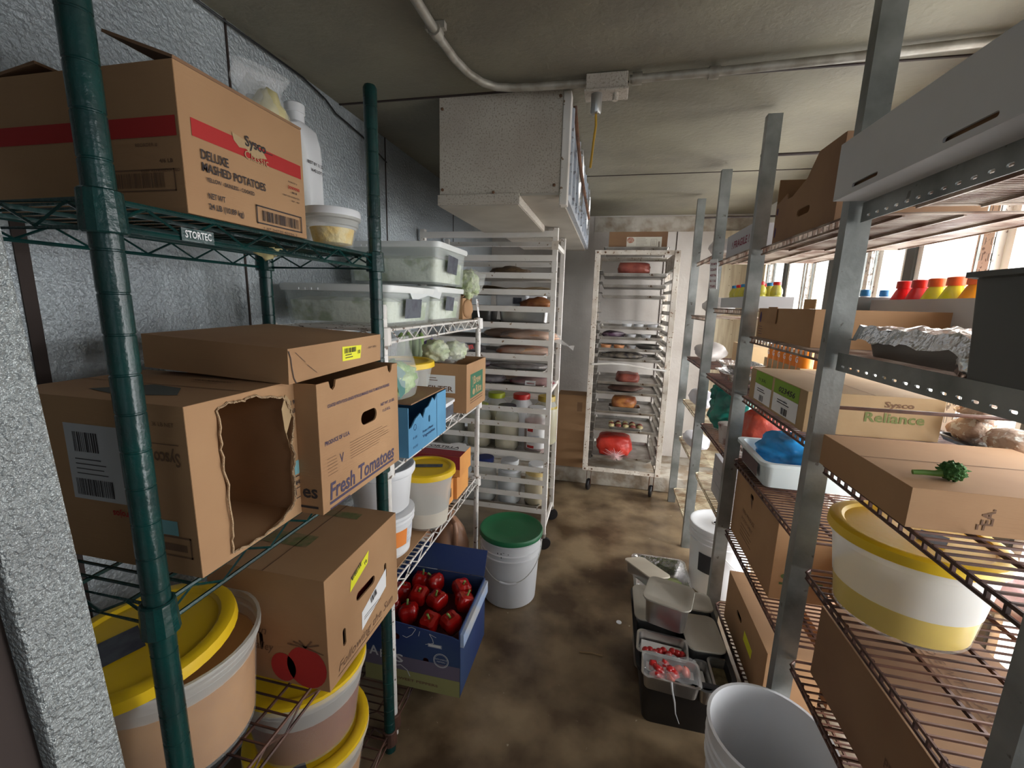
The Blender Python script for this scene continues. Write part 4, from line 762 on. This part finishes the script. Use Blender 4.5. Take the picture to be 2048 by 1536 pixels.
FP(d, '-y').rect(.155, .47, .04, .075).build(t, kraft_d, 'tape')
Pr((0, 0, 0), (1, 0, 0), (0, 1, 0))
# small things on the floor
t = MB().lathe([(.012, 0), (.012, .002)], 16).build('plastic_disc', wplast, None, (.136, 1.825, .0005)); tag(t, 'tiny white disc lying on the floor left of the black tub', 'disc')
t = MB().tube([(-.03, 1.604, .003), (.02, 1.61, .003), (.065, 1.606, .003)], .003, 5).build('wood_splinter', kraft_p, None); tag(t, 'thin pale splinter lying in the middle of the floor', 'debris')

# ================================================================== floor, right side
t = pail('tall white bucket with lid, wire handle and black label under the far right shelves', (.628, 2.225, 0), .125, .142, .352, lid=wplast, handle=(PI/2-.4, .17), bands=(.80, .88, .93))
wrap(t, .125, .142, .352, .13, .23, -2.5, -1.6, black_l, 'black_label', .002); wrap(t, .125, .142, .352, .175, .20, -1.9, -1.7, M('label_red', (.62, .06, .03), .6), 'red_mark', .003); MB().lathe([(.022, .0), (.022, .004), (.018, .004), (.018, .001)], 20).build('spout_ring', wplast, t, (-.02, 0, .353))
t = pail('large open white bucket in the near right foreground', (.472, 1.048, 0), .126, .1440, .372, open_=True, bands=(.70, .80, .87))
t = MB().rloft([(.125, .200, 0, .03), (.150, .228, .215, .04), (.162, .241, .218, .05), (.162, .241, .226, .05), (.147, .225, .224, .04), (.12, .195, .006, .03)]).build('bus_tub', blkp, None, (.330, 1.555, 0), smooth=True); tag(t, 'black rectangular tub on the floor packed with lidded pans', 'tub')
lidm = M('lid_translucent', (.50, .47, .40), .4, alpha=.93)
def lidpan(label, loc, hx, hy, h, rz, mat=steel):
    t = thing('lidded_pan', label, 'food pan', loc, (0, 0, rz)); MB().rloft([(hx-.012, hy-.012, 0, .02), (hx-.008, hy-.008, .004, .022), (hx-.002, hy-.002, h, .025), (hx, hy, h, .025)]).build('pan', mat, t, smooth=True)
    MB().rloft([(hx+.005, hy+.005, h-.004, .028), (hx+.008, hy+.008, h+.001, .03), (hx+.007, hy+.007, h+.005, .03), (hx-.012, hy-.012, h+.005, .02), (hx-.018, hy-.018, h+.002, .018)]).build('lid', lidm, t, smooth=True); return t
lidpan('steel pan with cloudy lid sitting highest on the black tub', (.290, 1.560, .262), .078, .072, .105, -.28)
lidpan('lidded pan left and beneath the highest one in the black tub', (.258, 1.645, .020), .078, .10, .232, .0)
lidpan('lidded pan at the back right corner of the black tub', (.415, 1.705, .020), .060, .050, .232, .0)
lidpan('wide lidded pan at the right middle of the black tub', (.415, 1.548, .020), .060, .088, .215, .05)
wpap = M('tray_liner', (.80, .78, .76), .6); cherry = M('cherry_red', (.42, .015, .015), .2)
def smallpan(label, loc, hx, hy, h, rz, tilt, fl): t = thing('food_pan', label, 'food pan', loc, (tilt, 0, rz)); o = panmesh(hx, hy, h, .006, .006, .018).build('pan', steel, t, smooth=True); MB().box(-hx+.012, hx-.012, -hy+.012, hy-.012, h*.45, h*.5).build('liner', fl, t); return t
smallpan('steel pan of cherry tomatoes on white liner at the left of the black tub', (.262, 1.440, .185), .082, .050, .060, -.10, .04, wpap)
pr_ = None
for k in range(9):
    x, y = .205+.0155*k, 1.418+.008*math.sin(k*2.2)-.004*(k % 2)+.002*k
    if pr_ is None:
        pr_ = thing('cherry_tomato', 'small red cherry tomato in the lined steel pan', 'tomato', (x, y, .216), group='cherry tomatoes in the steel pan'); blob('flesh', cherry, pr_, (0, 0, .012), (.0125, .0125, .0125), 1, .04, sub=3)
    else: clone(pr_, (x, y, .216), k)
smallpan('front steel pan of red tomato pieces under cling film', (.278, 1.335, .190), .088, .052, .055, -.08, -.02, wpap)
R = random.Random(4)
for k in range(16):
    x, y = .215+.125*R.random(), 1.305+.055*R.random(); one('tomato_piece', 'chopped red tomato piece in the film-covered front pan', 'tomato piece', cherry if k % 3 else M('tomato_flesh', (.70, .10, .05), .3), (x, y, .230+.006*(k % 3)), (.024, .019, .012), 80+k, .3, 2, 'tomato pieces in the front pan', sub=2, rot=(R.random(), R.random(), R.random()*3))
t = thing('cling_film', 'cling film stretched over the front tomato pan with a twisted tail', 'cling film', (.278, 1.335, .2475)); MB().rings([[(-.09+.18*j/12, yy, .004+.005*math.sin(j*1.7+yy*60)) for j in range(13)] for yy in (-.056, -.02, .02, .056)], False, False)
m = MB().rings([[(-.09+.18*j/12, yy, .004+.006*math.sin(j*1.7+yy*60)) for j in range(13)] for yy in (-.056, -.03, -.01, .01, .03, .056)], False, False); m.f = [f for f in m.f if max(f)-min(f) < 16]; m.build('film', film, t, smooth=True)
MB().tube([(-.005, -.055, .0), (-.002, -.07, -.02), (.006, -.078, -.05), (.012, -.08, -.09), (.025, -.085, -.12)], [.004, .003, .003, .002, .001], 5).build('twisted_tail', M('film_tail', (.8, .8, .8), .2, alpha=.8), t, smooth=True)
smallpan('narrow dark steel pan behind the film-covered tomato pan', (.392, 1.375, .150), .022, .062, .06, 0, 0, wpap)
smallpan('dark steel pan of olive-coloured food at the front right of the tub', (.455, 1.385, .165), .035, .065, .055, .0, 0, M('olive_food', (.06, .05, .02), .6, c2=(.14, .11, .05), ns=40))
t = thing('foil_tray', 'foil-lined tray of green leaves on the floor behind the black tub', 'tray', (.345, 2.120, 0)); panmesh(.130, .160, .085, .010, .02, .03, .002).build('tray', foil, t, smooth=True)
blob('leaves', M('leaf_green', (.16, .22, .06), .5, c2=(.32, .36, .16), ns=14, bump=1, bs=30), t, (.05, -.05, .035), (.075, .10, .03), 90, .35, 3, 4)
t = thing('lidded_pan', 'small steel pan with pale lid leaning across the foil-lined tray', 'food pan', (.268, 2.075, .078), (math.radians(-8), math.radians(6), .55))
MB().rloft([(.045, .10, 0, .015), (.052, .11, .055, .02)]).build('pan', steel, t, smooth=True); MB().rloft([(.057, .115, .052, .022), (.060, .118, .056, .024), (.059, .117, .061, .024), (.045, .10, .062, .02)]).build('lid', M('lid_pale', (.62, .56, .45), .4), t, smooth=True)

# ================================================================== goods: steel shelving on the right
# bay A (nearest)
whitec = M('white_card', (.62, .62, .62), .6, c2=(.56, .56, .57), ns=3)
d = (.36, .52, .118); sl = [[(.30, .010), (.42, .018), (.43, .026), (.31, .018)], [(.05, .012), (.16, .020), (.17, .028), (.06, .020)]]
t = carton('cardboard_box', 'long white carton with slots on the topmost shelf at the upper right', 'box', (.655, .905, 1.678), d, mat=whitec, holes={'-x': [slot(.12, .015, .045, .004)[::-1], slot(.38, .015, .05, .004)[::-1]]}, skip=('+z',), seam=False)
MB().box(-.17, .17, -.25, .25, .005, .10).build('dark_filler', kraft_d, t)  # dark block added behind the slots so no light shows through
MB().poly((-.18, .26, 0), (0, -1, 0), (.45, 0, -.9), (0, 0, -1), [(0, 0), (.52, 0), (.50, .0), (.01, .0)], (), .002) if 0 else None
t = thing('foil_pan', 'long pan sealed with crumpled foil at the front of the second shelf, upper right', 'pan', (.695, .985, 1.338))
panmesh(.125, .165, .060, .006, .012, .03, .002).build('pan', M('dark_tin', (.16, .15, .14), .35, .8), t, smooth=True)
import bmesh
m = MB(); n0 = 26; R = []
for j in range(n0):
    v = j/(n0-1); row = []
    for i in range(n0):
        u = i/(n0-1); x = (u-.5)*.285; y = (v-.5)*.365; e = max(abs(u-.5), abs(v-.5))*2
        z = .064 - (.030 if e > .99 else 0) + .010*noise.noise(Vector((x*28, y*28, 1))) + .005*noise.noise(Vector((x*90, y*90, 3)))
        row.append((x + .006*noise.noise(Vector((y*40, x*40, 7))), y + .006*noise.noise(Vector((x*40, y*40, 5))), z))
    R.append(row)
m.rings(R, False, False); m.f = [f for f in m.f if abs(f[1]-f[0]) == 1]; m.build('foil_cover', foil, t, smooth=True)
blob('foil_fold', foil, t, (-.11, -.165, .025), (.03, .045, .036), 91, .5, 3, 3)
pkb = carton('cardboard_box', 'low open brown tray carton behind the foil-covered pan', 'box', (.895, 1.03, 1.338), (.13, .30, .085), mat=kraft, skip=('+z',), seam=False, outline={'-x': [(0, 0), (.30, 0), (.30, .06), (.26, .085), (.18, .085), (.16, .055), (.05, .055), (0, .08)]})
t = thing('storage_crate', 'large dark grey crate at the right edge on the second shelf', 'crate', (.700, .716, 1.338)); MB().rloft([(.155, .088, 0, .012), (.165, .094, .150, .012), (.178, .098, .152, .012), (.178, .098, .160, .012), (.160, .088, .160, .01), (.15, .082, .01, .01)]).build('crate', gryp, t, smooth=True)
d = (.38, .325, .074); t = carton('cardboard_box', 'flat brown carton with a broccoli floret on it at the right', 'box', (.725, 1.005, 1.063), d, mat=kraft)
f = FP(d, '-y'); f.text('EA.', .125, .018, .024, True, wid=.032, rot=PI/2).rect(.103, .010, .003, .010).rect(.112, .010, .003, .010).build(t, inkn)
t = thing('broccoli_floret', 'single green broccoli floret lying on the flat brown carton', 'broccoli', (.615, .900, 1.139))
bro = M('broccoli_green', (.05, .16, .03), .7, c2=(.09, .22, .05), ns=60, bump=1, bs=160); MB().tube([(-.045, .006, .006), (-.03, .004, .008), (-.012, .001, .009), (.0, 0, .012)], [.0045, .005, .0055, .009], 8).build('stem', M('broccoli_stem', (.13, .26, .05), .5), t, smooth=True)
R = random.Random(2)
for k in range(1): blob('crown', bro, t, (.012, 0, .016), (.018, .019, .016), 95, .5, 5, 4)
dust = M('dusted_meat', (.55, .42, .33), .8, c2=(.26, .13, .09), ns=18, amt=(.45, .7), bump=1, bs=40, speck=(.75, .72, .66), sp=(60, .56))
pan('meat_tray', 'black tray heaped with flour-dusted meat pieces at the far right', 'tray', (.962, 1.275, 1.094), .040, .130, .016, blkp, lip=.006, cr=.015)
for k, (x, y, z, sx, sy, sz, w) in enumerate(((.960, 1.345, 1.135, .046, .058, .038, 'dusty meat joint on the black tray beside the long labelled carton'), (.962, 1.215, 1.135, .050, .062, .038, 'dusty meat joint at the right end of the black tray'), (.965, 1.330, 1.190, .045, .06, .026, 'dusty meat joint lying on top of the two others'))): one('meat_joint', w, 'meat', dust, (x, y, z), (sx, sy, sz), 100+k, .3, 2, None)
t = container('food_container', 'round translucent tub half full of yellow liquid with yellow lid, right shelves', (.672, 1.028, .768), .118, .138, .198, .075, M('yellow_liquid', (.80, .58, .06), .3), yplast, slate_rect=(.02, -.06, .06, .045, .9), lidr=.150, pl=M('frosted_plastic', (.80, .81, .80), .4, alpha=.80))
R = random.Random(5)
for k, (x, y, z, sx, sy, sz, w, mm) in enumerate(((.93, 1.08, .815, .075, .085, .045, 'clear bag of pink meat behind the yellow-lidded round tub', M('pink_meat', (.50, .22, .22), .3, c2=(.30, .10, .10), ns=12)), (.90, .84, .812, .07, .10, .042, 'clear bag of dark meat at the right edge, beside the round tub', M('brown_meat', (.24, .12, .08), .3, c2=(.36, .2, .15), ns=10)))):
    t = thing('meat_bag', w, 'bag', (x, y, z-.045)); blob('meat', mm, t, (0, 0, .046), (sx, sy, sz), 110+k, .25, 2, 4); blob('bag_film', film, t, (0, 0, .050), (sx*1.1, sy*1.1, sz*1.12), 120+k, .3, 3, 4)
d = (.30, .50, .200); t = carton('cardboard_box', 'long tall brown carton under the round tub on the right shelves', 'box', (.735, .895, .488), d, mat=kraft_d)
f = FP(d, '+z'); f.text('HANDLE WITH CARE - KEEP FROZEN', .16, .45, .026, wid=.42, rot=-PI/2).build(t, inkn)
FP(d, '-x').text('PRODUCT', .30, .07, .03, True, wid=.12).build(t, inkn)
d = (.28, .44, .17); t = carton('cardboard_box', 'brown carton on the floor in the near right bay beneath the long one', 'box', (.88, .90, 0), d, mat=kraft)
d = (.22, .30, .225); t = carton('cardboard_box', 'carton with dark red printing standing behind the tall post', 'box', (.885, 1.45, .504), d, mat=kraft)
f = FP(d, '-y'); f.rect(.01, .12, .20, .075).build(t, M('print_maroon', (.20, .035, .03), .7), 'maroon_panel'); f = FP(d, '-y', .0014); f.text('FRESH', .02, .135, .05, True, wid=.18).build(t, kraft_p, 'lettering'); f = FP(d, '-y'); f.text('Carne', .02, .07, .04, True, wid=.17, shear=.2).text('Brasil', .03, .03, .03, True, wid=.14, shear=.2).build(t, MATS['print_maroon'], 'red_lettering')
d = (.16, .16, .17)
MB().tube([(-.222, -.70, -.71), (.235, -.70, -.71)], .005, 6).build('side_rod', rustw, s, (0, 0, 1.91))
# bay B
d = (.33, .50, .118); t = carton('cardboard_box', 'brown carton with green labels on the front and a green word on its side', 'box', (.728, 1.600, 1.092), d, mat=kraft_p)
f = FP(d, '-x'); f.rect(.06, .070, .17, .046).rect(.25, .070, .20, .046).build(t, lime_l, 'green_label_tops'); f = FP(d, '-x'); f.rect(.06, .008, .17, .061).rect(.25, .008, .20, .061).build(t, paper, 'white_labels')
f = FP(d, '-x', .0014); f.text('023456', .29, .080, .024, True, wid=.13, shear=.2).text('11 JUL', .09, .084, .014, True, wid=.08).lines(.09, .052, .10, 2, .008, .003).lines(.29, .052, .12, 2, .008, .003).bars(.12, .012, .04, .022, 8, 2).bars(.33, .012, .05, .022, 9, 3).build(t, inkb, 'label_printing')
f = FP(d, '-y'); f.text('Reliance', .145, .045, .038, True, wid=.145).build(t, M('ink_olive', (.17, .20, .06), .8)); FP(d, '-y').text('Sysco', .19, .088, .022, True, wid=.07).build(t, inkn)
d = (.33, .47, .108); t = carton('cardboard_box', 'low brown carton with a turned-out tab on the shelf left of the foil pan', 'box', (.725, 1.612, 1.332), d, mat=kraft, skip=('+z',), seam=False)
MB().box(-.004, -.001, -.04, .04, -.052, .004).build('turned_out_tab', kraft, t, (-.166, .08, .108)); MB().box(-.001, .002, -.04, .04, 0, .03).build('raised_tab', kraft_p, t, (-.12, -.08, .108)); MB().box(-.155, .155, -.225, .225, .004, .07).build('dark_filler', kraft_d, t)
f = FP(d, '-x'); f.ell(.03, .075, .010, .020).lines(.02, .04, .05, 4, .009, .0015).build(t, M('ink_purple', (.06, .03, .10), .8))
t = carton('cardboard_box', 'grey carton behind the low brown carton, holding pale bottles', 'box', (.925, 1.825, 1.332), (.16, .11, .155), mat=M('grey_card', (.20, .21, .20), .8), skip=('+z',), seam=False)
t = carton('drink_case', 'white open carton of bright sports drinks behind the low brown carton', 'box', (.945, 1.50, 1.332), (.125, .52, .145), mat=whitec, skip=('+z',), seam=False)
def bottle(label, loc, liquid, capm, r=.026, h=.185, group=None, name='drink_bottle'):
    t = thing(name, label, 'bottle', loc, 0, group); MB().lathe([(r*.9, 0), (r, .006), (r, h*.45), (r*.9, h*.5), (r, h*.58), (r*.95, h*.70), (r*.60, h*.86), (r*.52, h*.88), (r*.52, h*.90)], 22).build('bottle', liquid, t, smooth=True)
    MB().lathe([(r*.62, h*.885), (r*.64, h*.90), (r*.62, h), (r*.5, h+.002)], 18).build('cap', capm, t, smooth=True); return t
redl = M('red_drink', (.75, .015, .02), .2, alpha=.92); yell = M('yellow_drink', (.80, .78, .03), .2, alpha=.92); oral = M('orange_drink', (.92, .33, .01), .2, alpha=.92); orcap = M('orange_cap', (.85, .14, .03), .4); bluec = M('blue_cap', (.03, .22, .50), .4); watl = M('pale_drink', (.7, .78, .85), .15, alpha=.7)
kinds = [(redl, redp, 'red'), (redl, redp, 'red'), (yell, orcap, 'yellow'), (yell, orcap, 'yellow'), (oral, orcap, 'orange')]
for k, (lm, cm, w) in enumerate(kinds):
    bottle('%s sports drink bottle with orange or red cap in the white open carton' % w, (.945, 1.705-.074*k, 1.337), lm, cm, .036, .200, '%s sports drinks in the white carton' % w)
for k in range(2): bottle('pale blue-capped bottle in the grey carton', (.893+.06*k, 1.825, 1.337), watl, bluec, .024, .175, 'bottles in the grey carton')
t = thing('storage_tub', 'white rectangular tub with a blue bag inside on the middle right shelf', 'tub', (.742, 1.728, .822)); MB().rloft([(.170, .140, 0, .02), (.180, .150, .078, .03), (.195, .163, .080, .035), (.195, .163, .092, .035), (.176, .145, .092, .03), (.162, .132, .006, .02)]).build('tub', M('tub_white', (.66, .74, .76), .35), t, smooth=True)
FP((.362, .294, .08), '-x', .004).rect(.06, .018, .18, .05).build(t, M('tub_label_brown', (.10, .06, .06), .6), 'dark_label')
bluf = M('blue_bag', (.03, .36, .85), .22, c2=(.02, .16, .42), ns=10, alpha=.93, bump=.7, bs=18)
t = thing('plastic_bag', 'bright blue plastic bag lying in the white tub', 'bag', (.720, 1.735, .830)); blob('bag', bluf, t, (.01, -.01, .078), (.145, .118, .078), 130, .28, 2, 4); blob('bag_neck', bluf, t, (.08, -.06, .09), (.06, .05, .03), 131, .4, 3, 3)
d = (.17, .46, .300); t = carton('cardboard_box', 'tall brown produce carton with round holes on the lower middle right shelf', 'box', (.655, 1.655, .503), d, mat=kraft, holes={'-x': [slot(.20, .235, .018, .010, 12)[::-1]]})
f = FP(d, '-x'); f.text('FRESH PRODUCE', .12, .14, .022, wid=.14).text('PICKED DAILY', .12, .11, .018, wid=.13).lines(.12, .09, .16, 4, .014, .003).build(t, inkn); f = FP(d, '-y'); f.ell(.045, .085, .018, .010).rect(.025, .055, .04, .008).rect(.085, .062, .065, .012).build(t, M('ink_leaf', (.09, .14, .05), .8), 'leaf_print'); FP(d, '-x').pl([(.19, .225), (.215, .225), (.213, .19)]).build(t, inkn, 'printed_triangle')
d = (.16, .45, .215); t = carton('cardboard_box', 'brown carton with yellow sticker on the lowest right shelf by the black tub', 'box', (.640, 1.565, .148), d, mat=kraft, holes={'-x': [slot(.17, .13, .030, .011, 10)[::-1]]})
FP(d, '-x').pl([(.24, .09), (.33, .085), (.332, .12), (.242, .128)]).build(t, yellow_l, 'sticker', 'yellow sticker')
t = carton('cardboard_box', 'brown carton at the back of the lowest shelf, middle right bay', 'box', (.88, 1.60, .148), (.20, .40, .19), mat=kraft_d)
# bay C
t = carton('fragile_box', 'grey carton printed FRAGILE on the top shelf of the third bay', 'box', (.68, 2.245, 1.683), (.25, .40, .102), mat=M('grey_white_card', (.42, .41, .42), .8), seam=True)
f = FP((.25, .40, .102), '-x'); f.text('! FRAGILE !', .10, .032, .046, True, wid=.27).build(t, M('ink_wine', (.22, .03, .06), .8))
f.__init__((0, 0, 0), (1, 0, 0), (0, 1, 0))
d = (.33, .45, .215); t = carton('cardboard_box', 'brown carton with stepped cut-out top on the highest shelf, second bay', 'box', (.72, 1.565, 1.668), d, mat=kraft_d, skip=('+z',), seam=False, holes={'-x': [slot(.24, .065, .045, .011, 8)[::-1]]}, outline={'-x': [(0, 0), (.45, 0), (.45, .215), (.30, .215), (.24, .16), (.14, .13), (.10, .13), (.09, .15), (.0, .13)]})
f = FP(d, '-x'); f.ell(.02, .035, .008, .018).ell(.02, .105, .007, .012).build(t, MATS['ink_purple'], 'purple_ovals')
t = carton('drink_case', 'low white tray of small yellow bottles in the third bay', 'box', (.645, 2.235, 1.438), (.16, .50, .050), mat=whitec, skip=('+z',), seam=False)
for k in range(6):
    c = (redp, bluec)[k % 2]
    for r_ in range(2): bottle('%s-capped small yellow bottle in the %s row of the low white tray' % (('red', 'blue')[k % 2], ('front', 'back')[r_]), (.612+.062*r_, 2.04+.078*k, 1.4425), M('juice', (.62, .56, .08), .25, alpha=.9), c, .024, .105, '%s-capped small bottles in the %s row' % (('red', 'blue')[k % 2], ('front', 'back')[r_]))
t = MB().poly((.516, 2.565, 1.535), (.72, -.69, 0), (-.05, 0, 1), (-.69, -.72, 0), [(0, 0), (.045, 0), (.04, .155), (-.002, .155)], (), .0015).build('paper_strip', paper, None); tag(t, 'hanging strip of white paper with red stamps on the third post', 'paper')
f = Pr((.516, 2.565, 1.535), (.72, -.69, 0), (-.05, 0, 1), .001); R = random.Random(9)
for k in range(5): f.text('%04d' % R.randrange(9999), .003, .008+.029*k, .018, True, wid=.034)
f.build(t, MATS['ink_wine'], 'stamped_numbers')
for k, (x, y, z) in enumerate(((.655, 2.33, 1.083), (.655, 2.33, 1.125))):
    t = panmesh(.085, .105, .045, .012, .02, .025, .001).build('foil_pan', foil, None, (x, y, z), smooth=True); tag(t, ('lower', 'upper')[k]+' of two stacked small foil pans in the third bay', 'pan')
one('foil_sheet', 'crumpled foil piled beside the small foil pans', 'foil', foil, (.70, 2.10, 1.125), (.09, .08, .035), 140, .5, 3)
d = (.22, .42, .12); t = carton('can_case', 'cut-open white and brown tray under the orange drink cans', 'box', (.88, 2.16, 1.083), d, mat=kraft_p, skip=('+z',), seam=False)
ocan = M('orange_can', (.85, .26, .02), .35)
for k in range(6):
    t = thing('drink_can', 'orange can with a white letter in the front row of the brown tray', 'can', (.80, 1.99+.066*k, 1.088), -PI/2, 'orange cans in the front row'); MB().lathe([(.022, 0), (.031, .008), (.031, .175), (.025, .185), (.024, .183), (.001, .183)], 24, cap1=False).build('can', ocan, t, smooth=True)
    Pr((-.014, -.0300, .135), (1, 0, 0), (0, 0, 1), .002).text('G', 0, 0, .035, True, wid=.028).build(t, inkw, 'white_letter')
grn = M('green_bag', (.006, .24, .18), .22, c2=(.004, .12, .10), ns=14, bump=.8, bs=16, alpha=.96)
t = thing('plastic_bag', 'teal green knotted plastic bag in the third bay', 'bag', (.660, 2.41, .792)); blob('bag', grn, t, (0, 0, .105), (.10, .13, .112), 150, .3, 2, 4); blob('bag_neck', grn, t, (-.06, .06, .19), (.035, .05, .05), 151, .5, 3, 3)
t = thing('deli_tub', 'clear round tub smeared with brown sauce in front of the teal bag', 'tub', (.605, 2.195, .792)); MB().lathe([(.042, 0), (.052, .085), (.055, .086), (.055, .096), (.03, .097)], 26).build('tub', M('smeared_tub', (.55, .50, .47), .35, c2=(.16, .06, .05), ns=14, amt=(.45, .6)), t, smooth=True)
t = thing('meat_bag', 'bag of bright red meat above the white tub', 'bag', (.700, 2.03, .793)); blob('meat', M('red_meat', (.55, .08, .04), .35, c2=(.38, .05, .03), ns=8, bump=.3), t, (0, 0, .11), (.10, .075, .110), 160, .15, 2, 4, sq=.4)
for k in range(3):
    t = smallbox('carton', ('lowest', 'middle', 'topmost')[k]+' of three pale grey cartons leaning on the lower shelf, third bay', (.70, 2.14, .497+.068*k), (.24, .34, .066), M('grey_white_card', (.42, .41, .42), .8), group='pale grey cartons in the third bay')
t = thing('paper_stack', 'white folded papers on the third bay shelf above the grey cartons', 'paper', (.68, 2.42, .70)) if 0 else None
# bay D
pb = M('pale_bag', (.66, .62, .60), .35, c2=(.56, .52, .50), ns=6, bump=.5, bs=12)
for k, (x, y, z, sx, sy, sz, w) in enumerate(((.66, 2.96, 1.445, .09, .16, .055, 'pale plastic bag bulging on the upper shelf of the farthest bay'), (.64, 2.93, 1.165, .09, .15, .060, 'pale rounded bag on the middle shelf of the farthest bay'), (.65, 2.90, 1.762+.03, .09, .15, .05, 'white plastic bag on the highest shelf of the farthest bay'), (.63, 2.98, .855, .08, .18, .055, 'white crumpled bag on the fourth shelf of the farthest bay'), (.62, 2.98, .568, .075, .18, .042, 'white folded cloth bundle low in the farthest bay'))): one('plastic_bag', w, 'bag', pb if k < 3 else M('white_bag', (.72, .72, .78), .4, bump=.7, bs=14), (x, y, z), (sx, sy, sz), 170+k, .22, 2)
t = carton('cardboard_box', 'pale carton at the back of the middle shelf, farthest bay', 'box', (.90, 2.88, 1.103), (.2, .36, .12), mat=kraft_p)
t = carton('cardboard_box', 'small carton under the tall rack end on the floor by the wall', 'box', (.90, 2.90, .523), (.2, .3, .12), mat=whitec)
for o in list(D.objects):                                          # nothing empty left behind
    if o.type == 'MESH' and not o.data.vertices: D.objects.remove(o)
